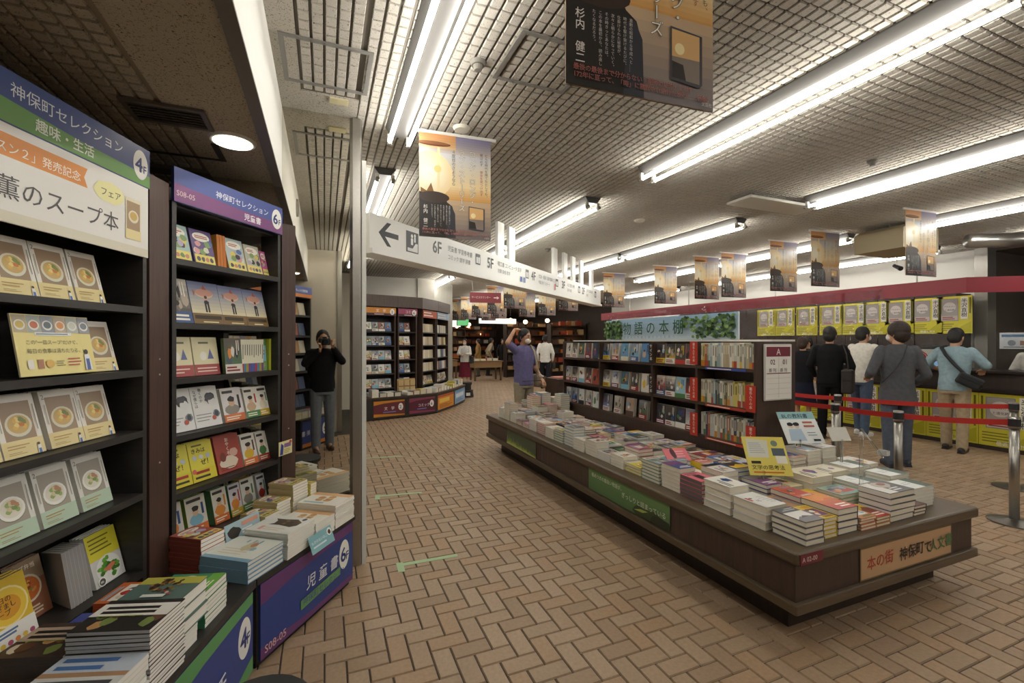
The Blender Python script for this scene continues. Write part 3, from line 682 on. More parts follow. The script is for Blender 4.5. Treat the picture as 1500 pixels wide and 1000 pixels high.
# recipe board on the second shelf
t = thing('recipe_board', 'yellow recipe display board with six soup photos on second shelf', 'sign', face(U1, .42, .02, 1.385, 10) @ Matrix.Scale(.93, 4))
box('board', (0, 0, -.006, .315, .225, 0), mat('#d9d2b8', .5), t)
a = Art(.315, .225, '#e6d98e')
for i, c in enumerate(('#c9b05a', '#c06a4a', '#5a6a72', '#d08a4a', '#cfd2c4', '#7d8894')):
    a.rect(.003+i*.0518, .158, .05, .064, ('#b5a88c', '#a0a8a4', '#8b93a0', '#b8a890', '#b0b8b0', '#989ca8')[i]); a.ell(.028+i*.0518, .186, .02, .019, '#e8e6dc'); a.ell(.028+i*.0518, .187, .015, .013, c)
a.rect(.075, .147, .15, .012, '#efeee8'); a.bars(.08, .148, .14, .01, '#7a8a9a', 1, .5)
a.text('この"一皿スープ"だけで、', .035, .115, .019, '#5e5a44', .004); a.text('毎日の食事は満ちたりる。', .035, .083, .019, '#5e5a44', .004)
a.rect(.03, .025, .022, .034, '#e8e6dc'); a.rect(.068, .025, .022, .034, '#a8765a'); a.ell(.115, .042, .017, .015, '#dcb45a'); a.bars(.14, .03, .04, .024, '#8a845a', 3, .35); a.bars(.19, .028, .06, .036, '#b5564a', 3, .4)
a.ell(.276, .083, .009, .010, '#2e2622'); a.poly([(.262, .01), (.296, .01), (.288, .072), (.266, .072)], '#dfe3ea'); a.rect(.27, .01, .016, .045, '#3f5c9c')
a.build('board_print', t)

# ---- stacks lying on the first base
def stack(U, s, y, z, n, w, h, t, cover, art, name, desc, spine=None, rot=0, page=PAGE, soft=True, group=None, jit=.004, rnd=random.Random(11), lower=None, cat='book'):
    """n books lying flat with covers up; s, y: near-left corner"""
    for k in range(n):
        M = U @ T(s + (rnd.random()-.5)*jit, y + (rnd.random()-.5)*jit, z + k*t) @ RZ(rot + (rnd.random()-.5)*.03)
        top = k == n-1
        book(name, ('topmost ' + desc) if top else '%s, %s from top' % (desc, ORD[n-1-k]), M, w, h, t-.0006, cover if (top or not lower) else lower, spine, art if top else None, page, group, cat, soft)
G2 = 'cookbooks stacked on the first base'
DK = .421
stack(U1, .10, -.455, DK, 9, .185, .235, .0165, '#d6d6d2', art_white_title(.185, .235), 'cookbook', 'white cookbook with blue title in the nearest base stack', page=PAGEW, group=G2)
stack(U1, .05, -.20, DK, 6, .19, .19, .016, '#3d8793', art_teal(.19, .19), 'cookbook', 'teal cookbook stacked against the bottom shelf', page=PAGEW, group=G2)
stack(U1, .292, -.455, DK, 17, .165, .235, .0125, '#2b2725', art_dishes(.165, .235), 'cookbook', 'black and white one-dish cookbook in the thick base stack', page=PAGEW, spine='#c9c9c7', group=G2)
stack(U1, .285, -.215, DK, 12, .165, .2, .0125, '#6a5a52', art_dishes(.165, .2, '#4a3a34', 8, '#b5a08c'), 'cookbook', 'dark food-photo cookbook in the back base stack', page=PAGEW, group=G2)
stack(U1, .462, -.43, DK, 4, .11, .17, .019, '#deddd8', art_generic(.11, .17, 3, '#e0dfda', 3), 'cookbook', 'white paper-covered cookbook under the camp-cooking stack', page=PAGEW, group=G2)
stack(U1, .465, -.44, DK+.0762, 3, .15, .21, .044, '#59716a', art_grill(.15, .21), 'cookbook', 'thick green camp-cooking book on the base', spine='#7f8a4a', page=PAGEW, group=G2, soft=False)
stack(U1, .462, -.20, DK, 5, .155, .19, .018, '#2d3a7c', art_generic(.155, .19, 4, '#3a4a98', 2), 'cookbook', 'dark blue cookbook behind the camp-cooking stack', page=PAGEW, group=G2)
stack(U1, .635, -.42, DK, 8, .15, .20, .017, '#3f8a63', art_greencook(.15, .20), 'cookbook', 'bright green cookbook with soup bowl beside the blue picture books', page=PAGEW, group=G2)
stack(U1, .64, -.2, DK, 6, .15, .18, .018, '#c05a2c', art_generic(.15, .18, 6, '#c8642e', 1), 'cookbook', 'orange cookbook behind the bright green ones', page=PAGEW, group=G2)

# ---- children's books on the second bookcase
G3 = "children's books on the second bookcase"
def crow(row, z, y=.06, lean=14):
    for (s, n, w, h, t, c, art, desc) in row: pile(U2, s, y, z, n, w, h, t, c, art, 'picture_book', desc, lean, group=G3)
comic_c = ['#d8cf8a', '#5a4a7c', '#c9903c', '#d9b04a', '#c04a8a']
crow([(.035, 3, .128, .19, .016, '#b9c9a8', art_comic(.128, .19, '#a9c4c0', 1), 'pale blue detective story book, left end of top row'),
      (.178, 3, .128, .19, .016, '#5a4a7c', art_comic(.128, .19, '#6a5a88', 2), 'purple detective story book in top row'),
      (.39, 3, .128, .19, .016, '#c9903c', art_comic(.128, .19, '#b5c4c4', 3), 'orange-spined detective story book with dark figure in top row'),
      (.525, 2, .115, .18, .016, '#d9b04a', art_comic(.115, .18, '#c0c0b0', 4), 'second dark-figure detective story book in top row'),
      (.645, 2, .045, .16, .016, '#c04a8a', art_comic(.045, .16, '#c8609c', 5), 'small pink and yellow story book, right end of top row')], 1.899)
for k in range(3):
    book('picture_book', 'orange story book, %s of the three spines in top row' % ORD[k], U2 @ T(.325 + k*.019, .07, 1.899) @ RX(R(86)) @ RY(R(90)), .128, .188, .017, '#c98a3a', '#c9742e', None, PAGE, G3)
A_fish = art_fishman(.19, .235)
crow([(.03, 2, .13, .23, .014, '#59574f', art_generic(.13, .23, 21, '#59574f', 6), 'grey photo story book at left end of second row'),
      (.165, 3, .18, .228, .014, '#7d86ac', art_fishman(.18, .228), 'blue picture book of a figure carrying a fish, left of three'),
      (.347, 3, .165, .225, .014, '#7d86ac', art_fishman(.165, .225), 'blue picture book of a figure carrying a fish, middle of three'),
      (.514, 3, .16, .222, .014, '#7d86ac', art_fishman(.16, .222), 'blue picture book of a figure carrying a fish, right of three')], 1.589, .05)
def art_cream(w, h, seed):
    a = Art(w, h, '#ddd6ae'); r = random.Random(seed); a.rect(0, 0, w, .28*h, '#a84a4c'); a.bars(.1*w, .06*h, .8*w, .16*h, '#e3c9b8', 2, .4, r)
    a.blob(.4*w, .5*h, .14*w, .16*w, '#e9e6da', 10, .2, r); a.poly([(.55*w, .42*h), (.8*w, .42*h), (.68*w, .7*h)], '#5f6a9a'); a.bars(.25*w, .8*h, .5*w, .1*h, '#6a6448', 1, .5, r); return a.mesh('cover_print')
crow([(.025, 3, .14, .2, .016, '#ddd6ae', art_cream(.14, .2, 1), 'cream storybook with red band, left of the pair in third row'),
      (.172, 3, .15, .2, .016, '#ddd6ae', art_cream(.15, .2, 2), 'cream storybook with red band, right of the pair in third row')], 1.322, .05, 10)
book('picture_book', 'dark green boxed story book beside the white spines', face(U2, .33, .045, 1.322, 5), .115, .195, .02, '#4f6a4a', None, art_generic(.115, .195, 31, '#4f7050', 6), PAGE, G3)
for k in range(11):
    bk = book('picture_book', 'white-spined story book, %s volume of the row from left' % ORD[k], U2 @ T(.447 + k*.0165, .05, 1.322) @ RX(R(90)) @ RY(R(90)), .115, .19, .016, '#e3e0cc', '#e6e2cc', None, PAGE, G3)
    c = ('#6a5aa0', '#b84a4a', '#4a8ab0', '#b0a03a', '#7a4a8a', '#4a6ab0')[k % 6]
    a = Art(.016, .19); a.rect(0, .0, .016, .05, c); a.vbars(.004, .07, .008, .09, '#5a5648', 1, .6); a.build('spine_print', bk, T(-.0006, 0, 0) @ RY(R(-90)) @ T(0, 0, 0))
crow([(.63, 2, .042, .19, .014, '#5c9058', art_generic(.042, .19, 33, '#6a9a60', 1), 'green story book near the right end of third row')], 1.322, .06, 4)
for k in range(2): book('picture_book', 'lime green volume at right end of third row, %s from left' % ORD[k], U2 @ T(.676 + .0175*k - .0, .05, 1.322) @ RX(R(90)) @ RY(R(90)), .12, .195, .0165, '#b8c23c', '#c2c840', None, PAGE, G3)
crow([(.02, 3, .158, .215, .014, '#e6e6e4', art_boku(.158, .215), 'white book with black-haired head drawing, left of pair'),
      (.182, 3, .158, .215, .014, '#e6e6e4', art_boku(.158, .215), 'white book with black-haired head drawing, right of pair'),
      (.36, 3, .14, .19, .014, '#dad8d0', art_generic(.14, .19, 41, '#e3dfe0', 7), 'white pastel-picture book in the middle of fourth row'),
      (.515, 5, .1, .18, .013, '#e6e2da', art_generic(.1, .18, 42, '#e6e4da', 7), 'white book with yellow band, left of fourth-row pair'),
      (.615, 2, .082, .18, .013, '#e6e2da', art_generic(.082, .18, 43, '#e6e4da', 7), 'white book with yellow band, right of fourth-row pair')], 1.046, .055)
crow([(.02, 3, .14, .205, .016, '#e2d84a', art_kimihaze(.14, .205), 'bright yellow book with bold title, left of pair'),
      (.165, 3, .14, .205, .016, '#e2d84a', art_kimihaze(.14, .205), 'bright yellow book with bold title, right of pair'),
      (.32, 4, .165, .205, .014, '#a8483a', art_ayakuso(.165, .205), 'brick red picture book with white title in fifth row'),
      (.495, 3, .105, .18, .014, '#dfdbd2', art_generic(.105, .18, 51, '#e6e3dc', 7), 'white picture book with small figures, fifth row'),
      (.61, 3, .085, .175, .014, '#dfdbd2', art_generic(.085, .175, 52, '#e6e3dc', 7), 'white picture book at right end of fifth row')], .77, .055)
crow([(.02, 3, .115, .19, .017, '#b5622e', art_generic(.115, .19, 61, '#cfcac2', 7), 'orange-spined biography at left end of bottom row'),
      (.155, 4, .115, .19, .017, '#7a9a3a', art_generic(.115, .19, 62, '#d8d2c4', 7), 'green-edged biography with blue figure in bottom row'),
      (.31, 3, .095, .185, .017, '#5d8a5c', art_generic(.095, .185, 63, '#d8d4c8', 7), 'biography with green band in the middle of bottom row'),
      (.42, 2, .08, .18, .015, '#4f8a52', art_generic(.08, .18, 64, '#cfcdd6', 7), 'pale lilac biography in bottom row'),
      (.505, 4, .1, .185, .015, '#b5923a', art_generic(.1, .185, 65, '#dcdcd4', 7), 'white biography with black figure in bottom row'),
      (.625, 3, .07, .18, .013, '#d0d0cc', art_generic(.07, .18, 66, '#d8dbe0', 7), 'pale blue biography at right end of bottom row')], .50, .07, 12)

# ---- stacks on the second base
G4 = "children's books stacked on the second base"
stack(U2, -.035, -.455, DK, 5, .225, .26, .020, '#7fa6bf', art_bluebook(.225, .26), 'picture_book', 'blue-spined large picture book in the front corner stack', spine='#7fa6bf', page=PAGEW, soft=False, group=G4)
stack(U2, .115+.085, -.47, DK, 11, .2, .255, .0118, '#e3e5df', art_cat(.2, .255), 'picture_book', 'white picture book with dark cat on the cover', spine='#dfe2da', page=PAGEW, group=G4)
stack(U2, .41, -.475, DK, 8, .165, .24, .0122, '#e6e3d8', art_bears(.165, .24), 'picture_book', 'cream picture book with bears in the low stack', page=PAGEW, group=G4)
stack(U2, .585, -.475, DK, 11, .19, .255, .0122, '#e6e3d8', art_bears(.19, .255), 'picture_book', 'cream picture book with bears at the mirror end', page=PAGEW, group=G4)
stack(U2, -.02, -.186, DK, 9, .13, .18, .0185, '#a4513f', art_comic(.13, .18, '#b05a48', 8), 'picture_book', 'red quiz book in the stack against the bookcase', spine='#8f4a3c', page=PAGEW, group=G4)
stack(U2, .115, -.185, DK, 5, .15, .18, .016, '#9cb8bc', art_generic(.15, .18, 71, '#9cb8bc', 1), 'picture_book', 'pale teal book in the stack behind the cat books', page=PAGEW, group=G4)
stack(U2, .355, -.20, DK, 8, .11, .16, .0165, '#c9b98a', art_comic(.11, .16, '#b59a6a', 9), 'picture_book', 'small comic-cover book in the lowest of three stacks', page=PAGEW, group=G4)
stack(U2, .47, -.18, DK, 10, .11, .16, .0165, '#c9b98a', art_comic(.11, .16, '#b59a6a', 10), 'picture_book', 'small comic-cover book in the middle of three stacks', page=PAGEW, group=G4)
stack(U2, .59, -.19, DK, 14, .13, .17, .0165, '#c9b98a', art_comic(.13, .17, '#b59a6a', 12), 'picture_book', 'small comic-cover book in the tallest of three stacks', page=PAGEW, group=G4)
stack(U2, .725, -.208, DK, 12, .055, .17, .0165, '#d8c860', art_generic(.055, .17, 73, '#d8c860', 1), 'picture_book', 'yellow-topped book next to the mirror', page=PAGEW, group=G4)
# cat display card standing on the base and the tag hanging over its edge
t = thing('display_card', 'pale blue display card with dark cat behind the white picture books', 'card', U2 @ T(.13, -.18, DK+.082) @ RX(R(80)))
box('card', (0, 0, -.003, .22, .085, 0), mat('#a9c4cc', .5), t)
a = Art(.22, .085, '#a9c4cc'); a.blob(.05, .035, .04, .03, '#3f3934', 12, .3); a.rect(.1, .05, .11, .022, '#d9a08a'); a.bars(.1, .01, .1, .03, '#eef2f0', 2, .5); a.build('card_print', t)
t = thing('price_tag', 'pale blue tag with cat head hanging over the base edge', 'card', U2 @ T(.33, -.50, DK+.012) @ RX(R(70)))
box('card', (0, -.045, -.002, .19, .045, 0), mat('#7fb0b8', .5), t)
a = Art(.19, .09, '#86b6be'); a.text('もののないねこ', .012, .045, .019, '#eef4f2', .004); a.bars(.02, .02, .11, .016, '#d8e8e6', 1, .5); a.ell(.165, .062, .02, .02, '#eef0ec'); a.blob(.165, .06, .012, .013, '#5a3a30'); a.build('card_print', t, T(0, -.045, 0))
t = thing('quiz_card', 'yellow and purple card clipped to the shelf edge by the mirror', 'card', U2 @ T(.64, -.05, .80) @ RX(R(90)))
box('card', (0, 0, -.002, .115, .085, 0), mat('#e0d8b0', .5), t)
a = Art(.115, .085, '#e3dca8'); a.poly([(.008, .005), (.035, .005), (.04, .06), (.02, .075)], '#3f4a9a'); a.rect(.045, .045, .06, .025, '#8a6a9a'); a.ell(.1, .073, .012, .01, '#c04a4a'); a.bars(.045, .008, .06, .03, '#b09a3a', 3, .4); a.build('card_print', t)
# ---- the bookcases that carry on behind the viewer (seen in the mirror)
a17 = [(-1.03, .42, 90.0, 0), (-.735, -.49, 107.5, 1), (-.19, -1.27, 125.0, 2)]
for (x, y, ang, k) in a17:
    U = unit_frame(x, y, ang)
    bookcase(U, W1, SH1 if k < 2 else SH2, ['black bookcase with orange header beside the cookbooks', 'black bookcase with orange header behind the viewer', 'black bookcase with orange header next to the rear column'][k], 'orange')
    base([wpt(U, .02, 0), wpt(U, W1-.02, 0), wpt(U, W1-.14, -DEP+.02), wpt(U, .14, -DEP+.02)], (wpt(U, .14, -DEP+.02), wpt(U, W1-.14, -DEP+.02)), ['blue display base with orange stripe beside the cookbook base', 'blue display base with orange stripe behind the viewer', 'blue display base with orange stripe next to the rear column'][k], 'orange')
    rr = random.Random(k)
    if k:
        for z in (SH1 if k < 2 else SH2):
            s = .05
            while s < .8:
                w = .12 + .03*rr.random(); c = rr.choice(['#c9c2b0', '#8a8f9a', '#b58a5a', '#4a5a78', '#d8d4c8', '#8a4a3a'])
                book_stuff(face(U, s, .09, z, 12), w, .19, .03, c); s += w + .012
        for q in range(5): 
            for kk in range(6): book_stuff(U @ T(.15 + q*.135, -.36, .421 + kk*.016), .125, .18, .0155, rr.choice(['#d8d4c8', '#c9b94a', '#8a8f9a', '#b5563a']))
# ================================================================== THE BOOK TABLE
TX0, TX1, TY0, TY1, TZ = 2.085, 3.72, 1.49, 6.02, .485
t = thing('book_table', 'long dark wooden book table with moulded edges in the aisle', 'table', T(TX0, TY0, 0))
tw, tl = TX1-TX0, TY1-TY0
bevel(box('top', (0, 0, TZ-.065, tw, tl, TZ), MOLD, t), .018, 3)
box('body', (.028, .028, .20, tw-.028, tl-.028, TZ-.065), WOOD, t)
bevel(box('ledge', (.004, .004, .18, tw-.004, tl-.004, .232), MOLD, t), .008, 2)
box('plinth', (.17, .17, 0, tw-.13, tl-.17, .18), mat('#35271f', .5, var=.2, scale=9, stretch=(6, 6, .6)), t)
for y in (.95, 1.9, 2.85, 3.8): box('seam', (.0265, y-.0015, .233, .0275, y+.0015, TZ-.066), BLACK, t)
# panels on the table sides
def side_panel(M, w, h, art, label):
    p = thing('side_sign', label, 'sign', M); box('board', (0, 0, 0, w, .004, h), mat('#5a5a50', .5), p)
    art.build('sign_print', p, T(0, -.0004, 0) @ RX(pi/2)); return p
ML = lambda y: T(TX0+.0235, y, .237) @ RZ(-pi/2)
a = Art(1.0, .18); a.grad(0, 0, 1.0, .18, '#557a4c', '#6a9058', 6); a.blob(.8, .02, .2, .06, '#39482a', 14, .4); a.blob(.92, .015, .12, .05, '#2c3423'); a.poly([(.62, .03), (.7, .055), (.78, .06), (.72, .035)], '#a8b85a'); a.poly([(.26, .18), (.265, .18), (.3, .12), (.295, .12)], '#8fa86a')
a.text('極めつきの面白い物語が、', .05, .12, .037, '#e6ead8', .003); a.text('ぎっしりと詰まっている', .47, .075, .045, '#e6ead8', .003)
side_panel(ML(3.38), 1.0, .18, a, 'green landscape sign with white lettering on the table side')
a = Art(.84, .18, '#46543e'); r = random.Random(5)
for q, c in enumerate(('#55703a', '#7d9a3a', '#5c7a30', '#a8b84a', '#8aa23c', '#c3cb78')):
    pts = [(0, 0)]; n = 44
    for i in range(n+1):
        x = .84*i/n; top = (.15 - .10*i/n)*(1 - .13*q); pts.append((x, max(.004, min(.178, top*(.45 + .55*r.random() if i % 2 else .25)))))
    pts.append((.84, 0)); a.poly(pts, c)
side_panel(ML(5.28), .84, .18, a, 'dark sign with sunlit grass picture on the table side')
a = Art(.86, .175); a.rect(0, 0, .86, .175, '#7a6648'); a.rect(.008, .008, .844, .159, '#c9a37c')
for (s, x, c) in (('本の街', .055, '#b0402c'), ('神保町で', .34, '#2e2a26'), ('人文書', .625, '#3f7a4c')):
    for i, ch in enumerate(s): a.text(ch, x + i*.077, .055 + .004*((i*7) % 3), .078, c, .018)
side_panel(T(2.60, TY0+.0235, .237), .86, .175, a, 'peach signboard with red, black and green brush lettering')
a = Art(.16, .052, '#7a2a38'); a.text('A 02-00', .012, .014, .033, '#e8dcd4', .006)
p = thing('location_plate', 'small maroon plate marked A 02-00 under the table corner', 'sign', T(TX0+.02, TY0-.003, TZ-.06)); box('plate', (0, 0, 0, .16, .003, .052), mat('#7a2a38', .5), p); a.build('plate_print', p, T(0, -.0004, 0) @ RX(pi/2))

# ---- the two-sided bookcase standing on the table
SX0, SX1, SY0, SY1, SZ1 = 3.0, 3.42, 2.46, 5.46, 1.5
SB = [1.29, .98, .70]; DIV = [2.46, 3.06, 3.643, 4.573, 5.46]
t = thing('table_bookcase', 'dark wooden bookcase standing along the book table', 'bookcase', T(SX0, SY0, TZ))
Z = lambda z: z - TZ
box('end_panel', (0, 0, 0, SX1-SX0, .025, Z(SZ1)), WOOD, t); box('end_panel', (0, SY1-SY0-.025, 0, SX1-SX0, SY1-SY0, Z(SZ1)), WOOD, t)
box('spine_board', (.2, .025, 0, .22, SY1-SY0-.025, Z(SZ1)), WOOD, t)
box('kick_board', (.012, .025, 0, .2, SY1-SY0-.025, Z(.70)-.024), WOOD, t); box('kick_board', (.22, .025, 0, SX1-SX0-.012, SY1-SY0-.025, Z(.70)-.024), WOOD, t)
for y in DIV[1:-1]:
    box('divider', (0, y-SY0-.012, Z(.70)-.02, .2, y-SY0+.012, Z(SZ1)), WOOD, t)
    box('divider', (.22, y-SY0-.012, Z(.70)-.02, SX1-SX0, y-SY0+.012, Z(SZ1)), WOOD, t)
for z in SB:
    for i in range(4):
        y0, y1 = DIV[i]-SY0+(.025 if i == 0 else .012), DIV[i+1]-SY0-(.025 if i == 3 else .012)
        box('shelf', (.0, y0, Z(z)-.024, .2, y1, Z(z)), WOODL, t); box('shelf', (.22, y0, Z(z)-.024, SX1-SX0, y1, Z(z)), WOODL, t)
box('top_cap', (.16, 0, Z(SZ1), .42, SY1-SY0, Z(SZ1)+.015), mat('#d8d5cc', .5), t)
# A 02 01 board on its end
p = thing('section_board', 'white section board headed A 02 01 on the bookcase end', 'sign', T(3.065, SY0-.014, 1.05))
bevel(box('frame', (0, 0, 0, .30, .012, .43), mat('#c9c7c2', .4), p), .006, 2)
a = Art(.30, .43); a.rect(.012, .012, .276, .406, '#eceae4'); a.rect(.02, .335, .26, .075, '#7a2c3c'); a.text('A', .15, .348, .068, '#ede6e0', .012, align='C')
a.text('02', .085, .275, .055, '#5a2a34', .008, align='C'); a.text('01', .215, .275, .055, '#5a2a34', .008, align='C'); a.text('新 刊', .045, .218, .034, '#3a3834', .003); a.text('新 刊', .165, .218, .034, '#3a3834', .003)
a.rect(.02, .204, .26, .006, '#7a2c3c'); a.rect(.149, .02, .002, .31, '#8a8a84')
for i in range(4): a.rect(.02, .05+i*.04, .26, .0015, '#b5a8a4')
a.build('board_print', p, T(0, -.0004, 0) @ RX(pi/2))
# big topper sign
p = thing('topper_sign', 'long sign with blue sky and leaves on top of the table bookcase', 'sign', T(3.20, 4.72, 1.516) @ RZ(-pi/2))
bevel(box('board', (0, 0, 0, 1.92, .02, .235), mat('#c4cdd2', .5), p), .003, 1)
a = Art(1.92, .235); a.grad(0, 0, 1.92, .235, '#c3d3dc', '#9bb9d2', 6); r = random.Random(8)
for i in range(420):
    left = i % 2; x = (.02 + .30*r.random()**1.2) if left else (1.90 - .62*r.random()**1.3)
    y = .02 + .2*r.random()
    if not left and x < 1.45 and y < .12: continue
    a.blob(x, y, .02, .014, r.choice(['#3f5a34', '#577a42', '#6f9350', '#2f4428', '#8aa868', '#4c6a3a']), 7, .5, r)
for i, ch in enumerate('物語の本棚'): a.text(ch, .40 + i*.20, .07, .15, '#2f5c40', .012)
a.text('物語は心を揺り動かす力を持つ', .42, .02, .03, '#7d93a4', 0, sp=2.0)
a.build('sign_print', p, T(0, -.0004, 0) @ RX(pi/2))
# hanging tabs: red and black
A_red = Art(.085, .20, '#bf3a26'); A_red.text('署名入りの本', .030, .19, .028, '#f4e6da', .006, True); A_red = A_red.mesh('tab_print')
A_sign = Art(.05, .20, '#3a302b'); A_sign.rect(.003, .003, .044, .194, '#332a26'); A_sign.text('サイン本', .011, .185, .038, '#e9e4da', .006, True, sp=1.1); A_sign = A_sign.mesh('tab_print')
def tab(y, z, w, art, c, label, x=2.985):
    p = tag(MB().box(0, 0, 0, w, .003, .20).build('shelf_tab', [mat(c, .5)], None, T(x, y + w/2, z) @ RZ(-pi/2)), label, 'tab')
    link('tab_print', art, p, T(0, -.0004, 0) @ RX(pi/2))
tabn = ['top', 'middle', 'bottom']
for k, z in enumerate((1.30, .985, .68)):
    tab(3.075, z, .085, A_red, '#bf3a26', 'red signed-books tab on the inner divider, %s shelf' % tabn[k])
    if k: tab(2.50, z-.02, .085, A_red, '#bf3a26', 'red signed-books tab beside the end panel, %s shelf' % tabn[k])
    if k < 2: tab(3.643, z-.01, .05, A_sign, '#332a26', 'black autograph tab on the middle divider, %s shelf' % tabn[k])
for k, (z, c) in enumerate(((1.265, '#3f4f96'), (.955, '#b5412e'), (.675, '#b5412e'))):
    p = tag(MB().box(0, 0, 0, .4, .002, .02).build('shelf_strip', [mat(c, .5)], None, T(2.992, 2.95, z) @ RZ(-pi/2)), '%s shelf-edge strip under the spines, %s shelf' % ('blue' if k == 0 else 'red', tabn[k]), 'strip')
    a = Art(.4, .02); a.bars(.02, .005, .34, .01, '#efe6dc', 1, .6); link('strip_print', a.mesh('strip_print'), p, T(0, -.0003, 0) @ RX(pi/2))
# ---- novels on the table bookcase
NV = random.Random(21)
def novel_face(y, z, w, h, n, bg, seed, lab, style=None, art=None):
    """face out towards the aisle (-x); y = the edge nearer the far end"""
    U = T(SX0 + .03, y, z) @ RZ(-pi/2)
    ar = art or art_generic(w, h, seed, bg, style)
    for k in range(n):
        book('novel', lab if k == 0 else lab + ', %s copy back' % ORD[k], U @ T(0, .021*(k+1), .0006) @ RX(R(86)), w, h, .02, bg, None, ar if k == 0 else None, PAGE, 'novels on the table bookcase')
def novel_spine(y, z, t, h, c, band, lab):
    M = T(SX0 + .03, y, z) @ RZ(-pi/2) @ RX(R(90)) @ RY(R(90))
    o = book('novel', lab, M, .125, h, t-.0006, c, c, None, PAGE, 'novels on the table bookcase')
    if (c, band, t, h) not in ART:
        a = Art(t, h); a.vbars(t*.25, h*.4, t*.5, h*.5, '#4a463e' if c[1] in 'cdef' else '#e6e0d0', 1, .55, NV); 
        if band: a.rect(0, 0, t, h*.26, band)
        ART[(c, band, t, h)] = a.mesh('spine_print')
    link('spine_print', ART[(c, band, t, h)], o, T(-.0006, 0, 0) @ RY(R(-90)))
bayn = ['nearest the end panel', 'second from end panel', 'third from end panel', 'farthest from end panel']
rown = ['top shelf', 'middle shelf', 'bottom shelf']
# bay 0: spines; far bays: face-out novels
for r_, z in enumerate(SB):
    y = 3.035; q = 0
    while y > 2.51:
        tt = NV.choice([.014, .017, .02, .024, .028]); h = NV.choice([.182, .188, .19, .195, .2]) - (.0 if r_ else .0)
        c = NV.choice(['#d8d0b8', '#cfc9b4', '#c4bda6', '#b9c0b8', '#dcd8cc', '#8a8f86', '#b5a888', '#96a6a8', '#a8643c', '#3f4a5c', '#6a6a4a', '#e0dccf', '#cdbf6a'])
        novel_spine(y, z, tt, h, c, NV.choice([None, None, None, '#c98a3a', '#b04a3a', '#5a7a5a', '#d8b84a']), 'novel, %s spine from left in the signed section, %s' % (ORD[q] if q < 25 else '%dth' % (q+1), rown[r_])); y -= tt; q += 1
cols = {(0,1): ['#5a3a34', '#c9a84a', '#4a4440', '#b03a30'], (1,1): ['#8a2f2a', '#3c3a3c', '#9cc0cc', '#b04034'], (2,1): ['#3a3a3e', '#2f2f33', '#3a3a3e', '#d8d4cc'],
        (0,2): ['#4a78a8', '#c9b8a0', '#6a9ac0', '#7aa8c4', '#5a8ab8'], (1,2): ['#dcdcd8', '#d8d8d4', '#4a6a78', '#5a5a4a', '#d8d2c8'], (2,2): ['#7a86b8', '#a89a8a', '#b5a090', '#55603c'],
        (0,3): ['#d8d6c8', '#dcd8cc', '#4a5648', '#a8402f', '#3a4654'], (1,3): ['#d8d4c4', '#c9b89a', '#d8d8d4', '#a8563a', '#9c4a34'], (2,3): ['#3a68b0', '#4a78b8', '#d0d4d8', '#c9c4c0', '#d8d8d4']}
for bay in (1, 2, 3):
    y0, y1 = DIV[bay] + .03, DIV[bay+1] - .025
    for r_, z in enumerate(SB):
        cl = cols[(r_, bay)]; n = len(cl); wd = (y1-y0)/n
        for i, c in enumerate(cl):
            w = min(.128, wd-.006); nb = 2
            novel_face(y1 - i*wd, z, w, .188, nb, c, 300+bay*40+r_*10+i, 'novel, %s face out on %s, bay %s' % (ORD[i], rown[r_], bayn[bay]), style=(6, 6, 0, 6, 3)[i % 5])

# ---- stacks lying on the table top
PB = []          # every paperback wanted: (score, args)
def est(x, y, z): return proj(x, y, z)
def tstack(x, y, n, w, h, t, cover, art, desc, spine=None, rot=0, page=PAGE, soft=False, z=TZ, edge=.4, jit=.005):
    r = random.Random(int(x*1000)*7 + int(y*1000))
    for k in range(n):
        dx, dy, dr = (r.random()-.5)*jit, (r.random()-.5)*jit, (r.random()-.5)*.035
        M = T(x+dx, y+dy, z+.0008+k*t) @ RZ(rot+dr)
        if not spine: M = M @ T(w, h, 0) @ RZ(pi)
        px, py, d = proj(x, y, z); top = k == n-1
        PB.append(((3. if top else edge)*(w*h)/d**2, M, w, h, t, cover, spine, art if top else None, page, soft,
                   ('topmost ' + desc) if top else '%s, %s from top' % (desc, ORD[n-1-k])))
Q = pi/2
def half_art(w, h, c1, c2, f=.4):
    a = Art(w, h, c2); a.rect(0, 0, f*w, h, c1); a.bars(.5*w, .3*h, .4*w, .3*h, '#8a948c', 2, .2); return a.mesh('cover_print')
def art_photo(w, h):
    a = Art(w, h, '#dcdbd6'); a.rect(0, 0, w, .34*h, '#55565c'); a.bars(.1*w, .08*h, .7*w, .18*h, '#c9c9cc', 2, .4); a.poly([(0, .72*h), (w*.7, .66*h), (w, .8*h), (w, h), (0, h)], '#77757a'); a.poly([(.2*w, .7*h), (.5*w, .62*h), (.7*w, .75*h)], '#4a484c'); return a.mesh('cover_print')
def art_21(w, h):
    a = Art(w, h, '#e3e4e0'); a.text('21', .55*w, .52*h, .2*w, '#2f3a5c', .01); a.rect(.86*w, 0, .14*w, h, '#dcdcd8'); a.blob(.75*w, .38*h, .09*w, .06*w, '#6a6a5a'); a.rect(.82*w, .3*h, .12*w, .25*h, '#b05040'); a.bars(.08*w, .3*h, .4*w, .5*h, '#b9bcba', 5, .25); return a.mesh('cover_print')
def art_pink(w, h):
    a = Art(w, h, '#d9707c'); a.rect(.3*w, .2*h, .4*w, .5*h, '#2c2a2c'); a.bars(.1*w, .7*h, .8*w, .25*h, '#2c2a2c', 2, .5); return a.mesh('cover_print')
